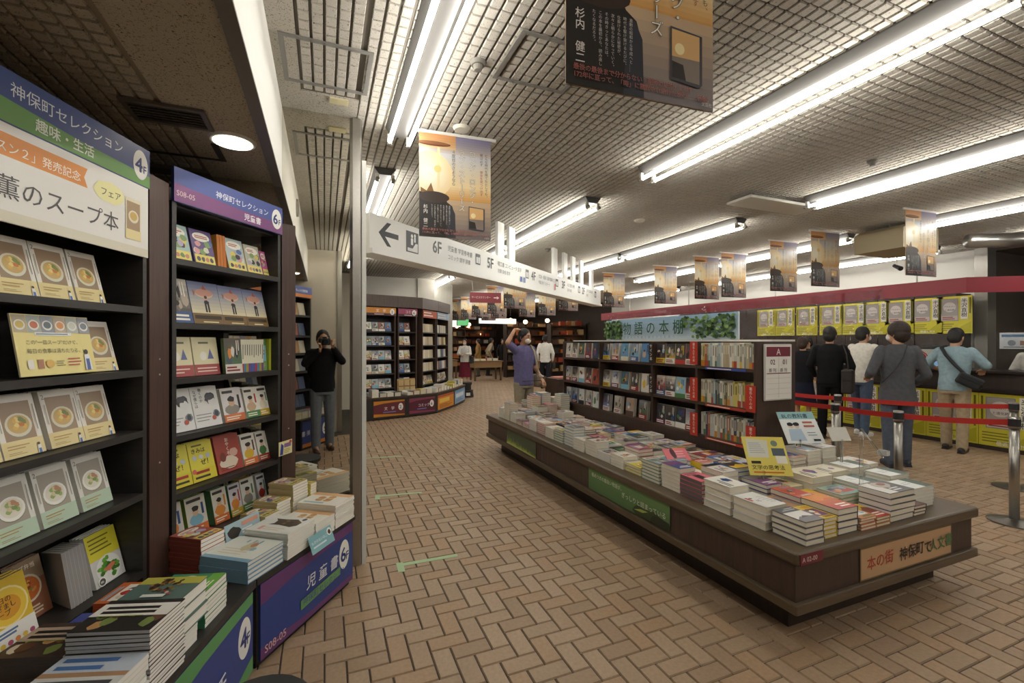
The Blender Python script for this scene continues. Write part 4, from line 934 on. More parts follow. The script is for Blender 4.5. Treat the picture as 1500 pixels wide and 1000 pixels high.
def art_manga(w, h):
    a = Art(w, h, '#5a5a5c'); a.rect(0, 0, .36*w, h, '#dcdad4'); a.blob(.55*w, .7*h, .3*w, .25*h, '#b5aca0', 14, .3); a.blob(.6*w, .75*h, .14*w, .12*h, '#8a4a3a'); a.bars(.42*w, .12*h, .5*w, .3*h, '#dedede', 2, .5); return a.mesh('cover_print')
custom = [
 (2.20, 1.525, 4, .135, .19, .030, '#6e6d70', art_photo(.135, .19), 'grey landscape-cover book in the nearest corner stack', None),
 (2.348, 1.55, 5, .125, .175, .021, '#d8b83c', art_generic(.125, .175, 81, '#d8b83c', 1), 'yellow-cover book beside the nearest corner stack', None),
 (2.185, 1.735, 3, .158, .212, .042, '#dfe0dc', art_21(.158, .212), 'large white book numbered 21 on the aisle edge', None),
 (2.185, 1.965, 4, .152, .20, .041, '#e3e2dc', art_generic(.152, .20, 82, '#e6e4da', 3), 'thick white book with orange print on the aisle edge', None),
 (2.185, 2.185, 5, .145, .185, .027, '#c85a66', art_pink(.145, .185), 'pink and black book with grey spine on aisle edge', '#6a6668'),
 (2.485, 1.55, 4, .16, .205, .034, '#5d5f66', art_generic(.16, .205, 83, '#6a6c74', 4), 'dark grey-cover book with pale pages on the short edge', None),
 (2.655, 1.54, 4, .13, .18, .017, '#c9885a', art_generic(.13, .18, 84, '#c98a5c', 1), 'low orange-cover book on the short edge', None),
 (2.79, 1.54, 3, .12, .18, .018, '#b5803c', art_generic(.12, .18, 85, '#8a6a3a', 4), 'low brown-cover book on the short edge', None),
 (2.92, 1.545, 5, .235, .165, .033, '#55565a', art_manga(.235, .165), 'thick black and white comic volume in the short-edge stack', '#e0ded8'),
 (3.165, 1.55, 3, .115, .175, .02, '#6a5048', art_generic(.115, .175, 86, '#6a4a44', 3), 'small brown book low on the short edge', None),
 (3.30, 1.62, 6, .205, .15, .0205, '#dfe2de', half_art(.205, .15, '#3f5a4e', '#e6e9e6'), 'green and white book in the front right-corner stack', None),
 (3.385, 1.79, 7, .205, .15, .0205, '#dfe2de', half_art(.205, .15, '#3f5a4e', '#e6e9e6'), 'green and white book in the second corner stack', None),
 (3.28, 1.96, 8, .205, .15, .0205, '#dfe2de', half_art(.205, .15, '#3f5a4e', '#e6e9e6'), 'green and white book in the third corner stack', None),
 (3.05, 1.79, 7, .205, .15, .019, '#dfe2de', half_art(.205, .15, '#3f5a4e', '#e6e9e6'), 'green and white book in the inner corner stack', None),
 (2.345, 1.75, 3, .13, .19, .030, '#3a4458', art_generic(.13, .19, 87, '#a87c5a', 3), 'brown print book behind the yellow ones', None),
 (2.36, 1.96, 2, .14, .19, .032, '#4a3a30', art_generic(.14, .19, 88, '#7a6a58', 1), 'low dark-brown picture-cover book beside the white stacks', None),
 (2.52, 1.78, 4, .135, .19, .030, '#b5707a', art_generic(.135, .19, 89, '#c25a48', 1), 'red-topped book with pink edges behind the grey ones', None),
 (2.665, 1.74, 3, .14, .2, .03, '#d0703c', art_generic(.14, .2, 90, '#d07a48', 4), 'orange book between pink edges and comics', None),
 (2.815, 1.735, 5, .20, .15, .022, '#8fae98', art_generic(.20, .15, 91, '#9ab5a0', 1), 'pale green book behind the comic volumes', None),
 (2.515, 1.99, 5, .135, .19, .026, '#5a5c92', art_generic(.135, .19, 92, '#6a6aa0', 4), 'violet-topped book under the yellow display card', None),
 (2.665, 1.965, 4, .14, .2, .026, '#c9bd98', art_generic(.14, .2, 93, '#cfc4a0', 3), 'tan book in the middle of the near end', None),
 (2.83, 1.92, 4, .19, .20, .040, '#d8cfb0', art_generic(.19, .20, 94, '#e0d8be', 3), 'large cream book in the middle of the near end', None),
 (3.04, 1.96, 6, .20, .16, .026, '#ddd5ba', art_generic(.20, .16, 95, '#e3dcc4', 3), 'cream boxed book beside the clear holder', None),
 (2.36, 2.18, 5, .135, .19, .035, '#cfc9c4', art_generic(.135, .19, 96, '#d8d4cc', 0), 'pale book behind the pink ones', None),
 (2.505, 2.21, 6, .13, .19, .030, '#4f7ab8', art_generic(.13, .19, 97, '#5f8ac4', 4), 'bright blue book in the tall blue stack', '#4f7ab8'),
 (2.645, 2.2, 6, .135, .19, .027, '#b9c4d8', art_generic(.135, .19, 98, '#b8bfd4', 3), 'pale lilac book beside the bright blue ones', None),
 (2.80, 2.178, 5, .19, .19, .026, '#9cc0bc', art_generic(.19, .19, 99, '#a8cbc6', 4), 'pale teal book near the bookcase end', None),
 (3.0, 2.17, 8, .135, .19, .026, '#b5a098', art_generic(.135, .19, 100, '#c9a89a', 1), 'pinkish mixed-cover book under the pale blue card', None),
 (3.15, 2.17, 10, .14, .19, .024, '#d8d4cc', art_generic(.14, .19, 101, '#d8d8d4', 1), 'white-edged book beside the bookcase end', None),
 (3.31, 2.17, 10, .145, .2, .025, '#dcdad4', art_generic(.145, .2, 102, '#dcdcda', 3), 'white book in the tallest stack behind the corner', None),
 (3.5, 2.0, 7, .14, .2, .022, '#dcd8cf', art_generic(.14, .2, 103, '#e0dcd0', 0), 'white book at the back edge of the near end', None),
 (2.365, 2.40, 3, .13, .19, .03, '#4a3a44', art_generic(.13, .19, 104, '#4a3c34', 4), 'dark purple book beside the blue stack', None),
 (2.51, 2.43, 4, .13, .19, .034, '#d8c030', art_generic(.13, .19, 105, '#5a5a34', 4), 'yellow and black book behind the blue stack', '#d8b82c'),
 (2.66, 2.43, 5, .13, .19, .03, '#4f74ac', art_generic(.13, .19, 106, '#4a70b0', 1), 'deep blue book close to the bookcase front', None),
 (2.81, 2.44, 5, .13, .19, .026, '#cfcac0', art_generic(.13, .19, 107, '#d4cfc4', 3), 'off-white book against the bookcase front', None),
]
for (x, y, n, w, h, tt, c, ar, d_, sp) in custom: tstack(x, y, n, w, h, tt, c, ar, d_, sp)
# regular rows along the bookcase
RW = random.Random(33); CX = [2.185, 2.345, 2.505, 2.665, 2.825]
cname = {'#dedad0': 'off-white', '#e3e0d8': 'white', '#d8c84a': 'yellow', '#4a6ea8': 'blue', '#2e2e30': 'black', '#a8442f': 'red', '#7a9a8a': 'grey-green', '#c9b08a': 'tan', '#5a3a4a': 'plum', '#8fb0c4': 'pale blue', '#6a6a6c': 'grey', '#c97a8a': 'pink'}
pool = ['#dedad0', '#e3e0d8', '#dedad0', '#e3e0d8', '#dedad0', '#e3e0d8', '#dedad0', '#e3e0d8', '#dedad0', '#e3e0d8', '#d8c84a', '#4a6ea8', '#2e2e30', '#a8442f', '#7a9a8a', '#c9b08a', '#5a3a4a', '#8fb0c4', '#6a6a6c', '#c97a8a']
roww = ['the aisle-edge row', 'second row from aisle', 'third row from aisle', 'fourth row from aisle', 'row against the bookcase']
arts = {}
for ci, x in enumerate(CX):
    y = 2.385 if ci == 0 else 2.635; q = 0
    while y < 5.75:
        h = RW.choice([.178, .184, .19, .192]); w = RW.choice([.128, .132, .138, .145]); c = RW.choice(pool)
        tt = RW.choice([.018, .021, .024, .027]); n = RW.choice([3, 4, 4, 5, 5, 6]); n = n + (ci == 0 and RW.random() < .4)
        if y > 5.2: n += 3 + 4*(ci > 1)
        sd = RW.randrange(40); key = (w, h, c, sd)
        if key not in arts: arts[key] = art_generic(w, h, 500+sd, c)
        tstack(x + RW.random()*.012, y, n, w, h, tt, c, arts[key], '%s paperback, %s stack from near end, %s' % (cname[c], ORD[q], roww[ci]), spine=c if RW.random() < .15 else None, edge=.5 if ci == 0 else .22)
        y += h + .008 + .012*RW.random(); q += 1
for x in (3.02, 3.17):
    y = 5.5
    tstack(x, y, 13, .13, .19, .02, '#b5ada0', art_generic(.13, .19, 600+int(x*10), '#8a8a90', 3), 'paperback in the tall far-end stack %s' % ('by the bookcase end' if x < 3.1 else 'behind another'), edge=.5)
PB.sort(key=lambda p: -p[0])
for i, (s_, M, w, h, tt, c, sp, ar, pg, soft, lab) in enumerate(PB):
    if i < 310: book('paperback', lab, M, w, h, tt-.0006, c, sp, ar, pg, 'books stacked on the book table', 'book', soft)
    else: book_stuff(M, w, h, tt-.0006, c, sp, pg)
# ---- display cards and clear holder among the stacks
def card_stand(M, w, h, art, label, c, tilt=28):
    p = thing('display_card', label, 'card', M)
    box('card', (0, 0, -.003, w, h, 0), mat(c, .3), p, RX(R(90-tilt))); o = link('card_print', art, p, RX(R(90-tilt)))
    MB().box(.3*w, .0, -.02, .34*w, .03, .02).build('stand', [mat('#d8dcda', .1, trans=.9)], p); return p
a = Art(.20, .20, '#d9cb6a'); a.poly([(.01, .09), (.11, .09), (.12, .18), (.02, .19)], '#cfcfc0'); a.bars(.025, .11, .08, .06, '#9aa0b4', 6, .3); a.ell(.15, .165, .016, .016, '#7a8a7a'); a.rect(.13, .1, .06, .04, '#5a646a'); a.rect(.02, .058, .045, .014, '#3a3a30'); a.text('文学の思考法', .015, .03, .026, '#4a4426', .006); a.bars(.02, .008, .15, .014, '#c9722e', 1, .5); a.rect(.14, .06, .05, .04, '#e3e0d0')
card_stand(T(2.53, 2.12, .643) @ RZ(R(-28)) @ Matrix.Scale(1.32, 4), .20, .20, a.mesh('card_print', .15), 'tilted yellow display card with grey map among the stacks', '#d9cb6a', 35)
a = Art(.21, .19, '#dfe3e2'); a.rect(0, .145, .21, .045, '#8fb9bc'); a.text('BLの教科書', .02, .153, .03, '#2f3f4c', .01)
for x in (.05, .085): a.ell(x, .105, .016, .017, '#e0cdb8'); a.blob(x, .113, .018, .012, '#33323a', 10, .2); a.poly([(x-.028, .015), (x+.028, .015), (x+.018, .085), (x-.018, .085)], '#a9bccc')
a.bars(.125, .09, .07, .045, '#b56a5a', 2, .5); a.bars(.13, .04, .06, .03, '#8a94a0', 2, .3); a.rect(.15, .012, .04, .012, '#33363c')
card_stand(T(3.10, 2.28, .763) @ RZ(R(-20)) @ Matrix.Scale(1.32, 4), .21, .19, a.mesh('card_print', .2), 'pale blue and white textbook display card with two drawn figures', '#dfe3e2', 35)
p = thing('display_card', 'blank back of a grey-white card on a thin stand', 'card', T(3.30, 2.10, .80) @ RZ(R(-15)))
box('card', (0, 0, -.003, .15, .10, 0), mat('#cfccc2', .6), p, RX(R(60)))
box('stand', (.07, .0, -.15, .085, .012, .01), mat('#d8dcda', .1, trans=.9), p)
CLEAR = mat('#f4f6f4', .05, trans=1.)
p = thing('acrylic_holder', 'clear acrylic stand holding a slanted clear sheet over the stacks', 'holder', T(3.02, 1.76, TZ+.135))
box('post', (0, 0, 0, .035, .004, .30), CLEAR, p)
MB().box(-.12, -.006, -.0025, .18, .006, .0025, 0, T(.06, -.02, .28) @ RY(R(42))).build('sheet', [CLEAR], p)
MB().box(-.015, -.03, 0, .02, .02, .03, 0, T(.19, -.02, .175)).build('clip', [mat('#e6e8e8', .1, trans=.6)], p)
p = thing('pink_card', 'pink and black promotional card lying against the stacks', 'card', T(2.36, 2.68, .612) @ RZ(R(-12)))
box('card', (0, 0, -.003, .19, .12, 0), mat('#e0757c', .5), p, RX(R(35)))
a = Art(.19, .12, '#e48088'); a.blob(.07, .07, .02, .05, '#5a3a44'); a.rect(.05, 0, .1, .025, '#8a8a90'); a.bars(.09, .03, .08, .07, '#f2c0c0', 3, .3); link('card_print', a.mesh('card_print'), p, RX(R(35)))
# ================================================================== OVERHEAD: DIRECTORY SIGN, HANGING BANNERS
D0, D1 = Vector((.34, 3.86)), Vector((5.24, 7.94)); dv = D1 - D0; DL = dv.length
MD = T(D0.x, D0.y, 2.22) @ RZ(math.atan2(dv.y, dv.x))
t = thing('directory_sign', 'long white floor directory beam hanging across the aisle', 'sign', MD)
box('box', (0, 0, .04, DL, .14, .33), mat('#f0f1ec', .4), t); box('bottom_tray', (0, -.03, 0, DL, .17, .04), mat('#f2f3ee', .4), t)
for x in (2.2, 2.5, 4.0, 4.45, 4.85, 5.28, 5.9): box('hanger_plate', (x, .05, .33, x+.16, .09, H-2.22), mat('#f0f1ec', .5), t)
a = Art(DL, .29)
a.poly([(.10, .15), (.20, .25), (.25, .25), (.175, .172), (.34, .172), (.34, .128), (.175, .128), (.25, .05), (.20, .05)], '#2e3032')
a.rect(.44, .05, .17, .19, '#2e3032'); a.poly([(.46, .09), (.53, .09), (.57, .14), (.6, .14), (.6, .06), (.46, .06)], '#e6e8e4'); a.ell(.52, .20, .015, .018, '#e6e8e4'); a.rect(.505, .12, .03, .06, '#e6e8e4'); a.ell(.56, .21, .012, .016, '#e6e8e4'); a.rect(.55, .15, .02, .045, '#e6e8e4')
def floor_entry(x, num, l1, l2, icon):
    a.text(num, x, .11, .17, '#2e3032', .02, wide=.9); a.text(l1, x+.25, .17, .062, '#4a4c4e', .002, wide=.9); a.text(l2, x+.25, .085, .055, '#6a6c6e', 0, wide=.9)
    a.rect(x+icon, .11, .10, .12, '#3c3e40'); a.rect(x+icon+.015, .125, .03, .07, '#e6e8e4'); a.rect(x+icon+.055, .125, .03, .07, '#e6e8e4')
floor_entry(.82, '6F', '児童書 学習参考書', 'コミック 語学 辞書', .78)
floor_entry(1.85, '5F', '理工書 コンピュータ 医学', '就職 資格 数学', 1.02)
floor_entry(3.05, '4F', '社会・経済 法律 趣味 生活', '地図 旅行 スポーツ', .9)
floor_entry(4.2, '3F', '人文 歴史 美術', '芸術 洋書', .8)
floor_entry(5.2, '2F', '文学 文庫 新書', '喫茶', .75)
a.rect(2.7, .04, .06, .07, '#3f5fa8'); a.rect(2.8, .04, .06, .07, '#3f5fa8'); a.rect(3.9, .05, .04, .1, '#c04a3a')
a.build('sign_lettering', t, T(0, -.0006, .04) @ RX(pi/2))
# ---- banner
BWD, BHT = .515, .728
def banner_meshes():
    w, h = BWD, BHT; a = Art(w, h, z=.0006)
    a.grad(0, .36*h, w, .16*h, '#d9a25c', '#f2dcae', 7); a.grad(0, .52*h, w, .3*h, '#f2dcae', '#d2d2d6', 10); a.grad(0, .82*h, w, .18*h, '#cfc4bc', '#8a86a6', 8); a.grad(0, .86*h, .5*w, .14*h, '#ecc894', '#cf8f5c', 6)
    for i in range(9): f = 1-i/9; a.ell(.14*w, .60*h, (.06+.26*f)*w, (.06+.26*f)*w, '#%02x%02x%02x' % (int(255-9*f), int(252-30*f), int(232-58*f)), 28)
    a.grad(0, 0, w, .37*h, '#82797a', '#cbb090', 8)
    a.ell(.19*w, .90*h, .24*w, .033*w, '#7a4a34'); a.ell(.19*w, .905*h, .22*w, .022*w, '#a06a4a')
    a.rect(.245*w, .37*h, .035*w, .5*h, '#f6e6b4'); a.ell(.25*w, .66*h, .05*w, .05*w, '#f2d88c')
    a.poly([(.02*w, .47*h), (.1*w, .44*h), (.16*w, .52*h), (.2*w, .43*h), (.2*w, .36*h), (.02*w, .36*h)], '#8a6432')
    a.poly([(0, 0), (.5*w, 0), (.49*w, .22*h), (.45*w, .31*h), (.38*w, .345*h), (.34*w, .40*h), (.24*w, .425*h), (.1*w, .41*h), (0, .43*h)], '#2a2624'); a.ell(.2*w, .385*h, .21*w, .055*h, '#3f322b')
    a.poly([(.36*w, 0), (.5*w, 0), (.49*w, .24*h), (.44*w, .31*h), (.39*w, .3*h)], '#3a3c44')
    a.text('杉内 健二', .055*w, .31*h, .062*w, '#f0ece4', .012, True, sp=1.0)
    
    for i, tx in enumerate(('激動の昭和から平成へと……', '時代を駆け抜けるたびに、', '仕掛けられた秘密が、', '次々と明らかになっていく。', 'その時きっとあなたは、', 'この本を最初から、読み返し', 'たくなるだろう。')): a.text(tx, (.40-.04*i)*w, .315*h, .0235*w, '#dcd8d2', .004, True, sp=1.02)
    for (tx, x, y, z, c, b) in (('ロング・ロング・', .685*w, .875*h, .098*w, '#6a6258', .045), ('ラブ・ストーリーズ', .535*w, .875*h, .098*w, '#6a6258', .045)):
        a.text(tx, x, y, z, c, b, True, sp=.97); a.text(tx, x, y, z, '#f6f2e8', .004, True, sp=.97)
    a.text('４度目のさようなら', .44*w, .86*h, .055*w, '#5a5046', .004, True); a.text('どんな時代を隔てたとしても、', .91*w, .86*h, .045*w, '#4a4640', .004, True); a.text('彼は必ず', .84*w, .86*h, .045*w, '#4a4640', .004, True); a.text('彼女を見つけ出す', .84*w, .69*h, .045*w, '#a8443c', .004, True)
    a.poly([(.68*w, .10*h), (.89*w, .085*h), (.91*w, .1*h), (.91*w, .31*h), (.68*w, .325*h)], '#4a4c54'); a.poly([(.69*w, .2*h), (.89*w, .2*h), (.89*w, .305*h), (.69*w, .315*h)], '#e0b47a'); a.poly([(.69*w, .11*h), (.89*w, .1*h), (.89*w, .2*h), (.69*w, .2*h)], '#8e8076'); a.poly([(.69*w, .11*h), (.79*w, .105*h), (.77*w, .17*h), (.69*w, .18*h)], '#35302c'); a.ell(.745*w, .235*h, .035*w, .035*w, '#fbe9b4')
    for i, tx in enumerate(('最後の最後まで分からない「運命の結末」とは？', '172年に亘って、「時」に翻弄され続けた愛の……物語。')):
        a.text(tx, .04*w, (.062-.03*i)*h, .037*w, '#f4ece4', .03); a.text(tx, .04*w, (.062-.03*i)*h, .037*w, '#a03c34', .006)
    a.text('文芸社', .9*w, .012*h, .026*w, '#e6e2dc', 0)
    return a.mesh('front_print', .35)
ban_print = banner_meshes()
ban_sheet = MB().box(0, -.001, 0, BWD, .001, BHT).mesh('sheet', [mat('#d8b890', .5)])
ban_rail = MB().box(-.035, -.006, BHT-.004, BWD+.04, .006, BHT+.016).mesh('rail', [mat('#e3e2dc', .4)])
hook = MB(); hook.cyl((0, 0, BHT+.012), (0, 0, BHT+.05), .0025, .0025, 6); hook = hook.mesh('hook', [STEEL])
def banner(x, y, label, z=2.232, rot=-4.):
    t = thing('hanging_banner', label, 'banner', T(x, y, z) @ RZ(R(rot)) @ T(-BWD/2, 0, 0), 'hanging sunset banners')
    s = link('sheet', ban_sheet, t); link('front_print', ban_print, s, T(0, -.001, 0) @ RX(pi/2))
    link('front_print', ban_print, s, T(BWD, .001, 0) @ RZ(pi) @ RX(pi/2))
    link('rail', ban_rail, t)
    for q in (.1, .42): link('hook', hook, t, T(q, 0, 0))
banner(.89, 1.12, 'largest sunset hourglass banner, cut off by the top edge')
banner(.865, 3.15, 'sunset hourglass banner in front of the directory sign')
for k, (x, y) in enumerate(((6.18, 2.97), (6.19, 4.03), (6.22, 4.65), (6.3, 5.6), (6.12, 6.0), (6.14, 7.05), (5.75, 8.2))):
    banner(x, y, 'sunset banner, %s of the row over the queue, counted from the counter end' % ORD[k])
for k, (x, y) in enumerate(((5.36, 9.5), (3.92, 9.35), (4.22, 11.3), (4.28, 12.85), (4.42, 14.5), (4.3, 15.3), (5.76, 11.4), (5.6, 12.4), (5.15, 13.6), (5.3, 15.0))):
    banner(x, y, 'small sunset banner beyond the directory sign, %s of the far cluster' % ORD[k])
t = thing('service_sign', 'dull red service counter sign with white arrow hanging at the far bookcases', 'sign', T(2.62, 8.5, 2.26) @ RZ(R(-8)))
box('board', (0, 0, 0, .62, .02, .2), mat('#8a3a42', .5), t)
a = Art(.62, .2); a.text('サービスカウンター', .03, .085, .05, '#ecdcd8', .004, wide=.85); a.poly([(.47, .09), (.54, .09), (.53, .065), (.58, .1), (.53, .135), (.54, .11), (.47, .11)], '#ecdcd8'); a.build('sign_print', t, T(0, -.0006, 0) @ RX(pi/2))
for x in (.05, .57): MB().cyl((x, .01, .2), (x, .01, H-2.26), .003, n=6).build('wire', [STEEL], t)

# ================================================================== FAR CURVED BOOKCASES
P = [Vector(p) for p in ((.15, 8.78), (.81, 8.93), (1.51, 9.12), (2.17, 9.38), (2.75, 10.14), (3.26, 11.0))]
kinds = [None, ('文　学', '2', '#6a2f38', '#cf8a2e', 'maroon and orange literature'), ('コミック', '6', '#5a2638', '#8a3f58', 'maroon comics'), ('', '', '#d88a2e', '#b5562e', 'orange'), ('', '', '#8fb4d8', '#6f9ccc', 'pale blue')]
far_lab = ['plain', 'literature', 'comics', 'orange', 'pale blue']
FBK = random.Random(12)
for k in range(5):
    p0, p1 = P[k], P[k+1]; d = p1 - p0; L = d.length; ang = math.atan2(d.y, d.x); U = T(p0.x, p0.y, 0) @ RZ(ang)
    def half(i):
        if i < 1 or i > 4: return 0.
        d0, d1 = P[i]-P[i-1], P[i+1]-P[i]; return math.tan((math.atan2(d1.y, d1.x) - math.atan2(d0.y, d0.x))/2)
    h0, h1 = half(k), half(k+1); i0, i1 = .72*h0 + .01, .72*h1 + .01; W0, W1_ = i0, L - i1
    nm = far_lab[k]
    t = thing('display_bench', 'far curved display bench with %s front panel' % nm, 'display bench', U)
    MB().prism([(.002, 0), (L-.002, 0), (L-.425*h1-.004, .42), (.425*h0+.004, .42)], .02, .40).build('body', [BLACKW], t); MB().prism([(-.015*h0+.002, -.015), (L+.015*h1-.002, -.015), (L-.425*h1-.004, .42), (.425*h0+.004, .42)], .40, .43).build('deck', [WOODL], t)
    if kinds[k]:
        ttl, num, bg, st, _ = kinds[k]; w, h = L-.1, .3
        b = box('banner_panel', (.05, -.006, .06, .05+w, 0, .06+h), mat(bg, .4), t)
        a = Art(w, h, bg)
        if ttl:
            a.poly([(0, h), (w, h), (w, h*.9), (w*.6, h*.88), (w*.3, h*.84), (0, h*.74)], st); a.poly([(0, 0), (w, 0), (w, h*.08), (0, h*.2)], st)
            a.text(ttl, w*.33, h*.42, .07, '#eee6e2', .012); a.bars(w*.3, h*.22, w*.42, h*.1, '#7a86c8', 1, .6); a.ell(w*.87, h*.56, .05, .07, '#efece6'); a.text(num, w*.87-.028, h*.45, .09, '#4a3a7a', .02)
        else:
            a.rect(0, h*.84, w, h*.16, st); a.bars(w*.08, h*.42, w*.84, h*.34, '#e9c45a' if k == 3 else '#dfe8f2', 1, .85); a.bars(w*.08, h*.08, w*.8, h*.28, '#7a4a1e' if k == 3 else '#4a6ea8', 3, .4)
        link('base_print', a.mesh('base_print'), b, T(.05, -.0066, .06) @ RX(pi/2))
    # bookcase behind
    t = thing('bookcase', 'far curved bookcase with %s header' % ('plain dark' if k == 0 else nm), 'bookcase', U)
    y0 = .43; dp = .28
    for x in (W0, W1_-.025): box('side_panel', (x, y0, 0, x+.025, y0+dp, 2.2), WOOD, t)
    box('back_panel', (W0+.025, y0+dp-.01, 0, W1_-.025, y0+dp, 2.2), BLACKW, t)
    MB().prism([(.38*h0+.003, y0-.05), (L-.38*h1-.003, y0-.05), (W1_+.005, y0+dp), (W0-.005, y0+dp)], 2.2, 2.43).build('cornice', [mat('#55463f', .5, var=.15, scale=6, stretch=(8, 8, 1))], t)
    hz = [.56, .85, 1.13, 1.42, 1.70]
    for z in hz: box('shelf', (W0+.025, y0+.01, z-.022, W1_-.025, y0+dp-.01, z), BLACKW, t)
    if k in (1, 2, 3, 4):
        hb = box('header', (W0, y0-.02, 2.02, W1_, y0-.005, 2.18), mat(('#cf8a2e', '#a04a68', '#b5502e', '#9cb4cc')[k-1], .45), t)
        a = Art(W1_-W0, .16); w = W1_-W0
        if k < 3:
            a.rect(0, 0, w, .05, '#4a3038'); a.text(kinds[k][0], w*.35, .07, .07, '#f0e6e0', .012); a.bars(w*.3, .012, w*.45, .03, '#d8c8c0', 1, .5); a.ell(w-.08, .08, .05, .06, '#efece6'); a.text(kinds[k][1], w-.105, .05, .08, '#4a3a5a', .02)
        else: a.bars(.03, .02, w*.8, .12, '#e9dcd4', 2, .4)
        link('header_print', a.mesh('header_print'), hb, T(W0, y0-.0206, 2.02) @ RX(pi/2))
    # books on it: face-out volumes, small in the photograph
    if k == 0: continue
    for zi, z in enumerate(hz):
        x = W0 + .035; q = 0
        while x < W1_ - .165:
            spine = k >= 3 and zi > 0
            c = FBK.choice(['#d8d4ca', '#c9c2b4', '#b0b4b8', '#8a8f98', '#c98a5a', '#dcd8d0', '#5a6a88', '#d0c060', '#8a5a4a', '#e0dcd4', '#6a7a70'] if k != 3 else ['#d0c8b0', '#c4b89c', '#b0a48c', '#dcd4c0'])
            w = .128 if not spine else FBK.choice([.06, .08, .1])
            hgt = .185
            lab = '%s book from left, %s shelf up, far %s bookcase' % (ORD[q], ORD[zi], nm)
            o = tag(MB().box(0, 0, 0, w, hgt, .035).build('shelf_book', [mat(c, .35)], None, face(U, x, y0+.06, z, 12 if not spine else 2)), lab, 'book', 'books on the far curved bookcases')
            if not spine:
                ky = ('far', c, w); 
                if ky not in ART: ART[ky] = art_generic(w, hgt, FBK.randrange(999), c, FBK.choice([0, 1, 6, 6]))
                link('cover_print', ART[ky], o, T(0, 0, .035))
            x += w + .008; q += 1
    for q in range(int(L/.15)):
        n = FBK.choice([2, 3, 4, 6]); c = FBK.choice(['#d8d4ca', '#cfc8b0', '#d0c060', '#8a9aa8', '#4a4a50', '#e0dcd4', '#b58a70'])
        for kk in range(n): book_stuff(U @ T(.04 + q*.15, .04, .431 + kk*.024), .13, .19, .0234, c)
        c = FBK.choice(['#d8d4ca', '#e0dcd4', '#8ab0b8', '#d8d4ca'])
        for kk in range(3): book_stuff(U @ T(.03 + q*.15 + .1*h0, .235, .431 + kk*.024), .13, .18, .0234, c)
t = thing('card_rack', 'tan cardboard rack with six pockets on the far comics bench', 'rack', T(P[2].x, P[2].y, 0) @ RZ(math.atan2((P[3]-P[2]).y, (P[3]-P[2]).x)) @ T(.02, .38, .431))
box('back', (0, .03, 0, .42, .045, .3), mat('#b59a6a', .7), t)
for i in range(6): box('pocket', (.015+(i % 3)*.135, 0, .02+(i//3)*.14, .015+(i % 3)*.135+.12, .03, .13+(i//3)*.14), mat('#c4a878', .7), t)
for k, (x, y, z0, lb) in enumerate(((3.55, 11.9, 0, 'black kick stool with white paper label past the far bookcases'), (-.20, 1.585, 0, 'black kick stool at the foot of the cookbook bench'))):
    t = thing('kick_stool', lb, 'stool', T(x, y, 0))
    MB().loft([(0, 0, .015, .215, .215), (0, 0, .16, .19, .19), (0, 0, .18, .2, .2), (0, 0, .19, .2, .2)], 24).build('skirt', [mat('#1c1c1c', .5)], t, smooth=False)
    MB().loft([(0, 0, .19, .15, .15), (0, 0, .33, .14, .14)], 24).build('riser', [mat('#1c1c1c', .5)], t)
    hgt = .40 if k == 0 else .37
    MB().loft([(0, 0, .33, .165, .165), (0, 0, hgt-.01, .17, .17), (0, 0, hgt, .16, .16)], 28).build('tread', [mat('#2a2a2a', .6)], t)
    if k == 0: MB().box(-.05, -.212, .05, .06, -.2, .13).build('paper_label', [WHITE], t)
# ---- tape marks on the floor
TAPE = mat('#a9c79a', .6)
def tape(px1, py1, px2, py2, corner, label):
    def g(px, py): d = 667*CAMZ/(py-500); lat = (px-750)/667*d; return Vector((lat*cos(YAW)+d*sin(YAW), -lat*sin(YAW)+d*cos(YAW)))
    a_, b_ = g(px1, py1), g(px2, py2); d = b_-a_; ang = math.atan2(d.y, d.x)
    t = thing('floor_tape', label, 'tape', T(a_.x, a_.y, .0005) @ RZ(ang)); box('strip', (0, -.02, 0, d.length, .02, .0015), TAPE, t)
    if corner: box('strip', (-.01, -.1, .0015, .035, .03, .003), TAPE, t)
tape(583, 828, 670, 813, True, 'pale green L-shaped tape mark nearest the viewer')
tape(551, 727, 618, 721, True, 'pale green L-shaped tape mark beside the mirror column')
tape(536, 671, 590, 668, False, 'pale green tape strip third along the aisle')
tape(604, 615.5, 636, 617, False, 'pale green tape strip by the far literature bench')

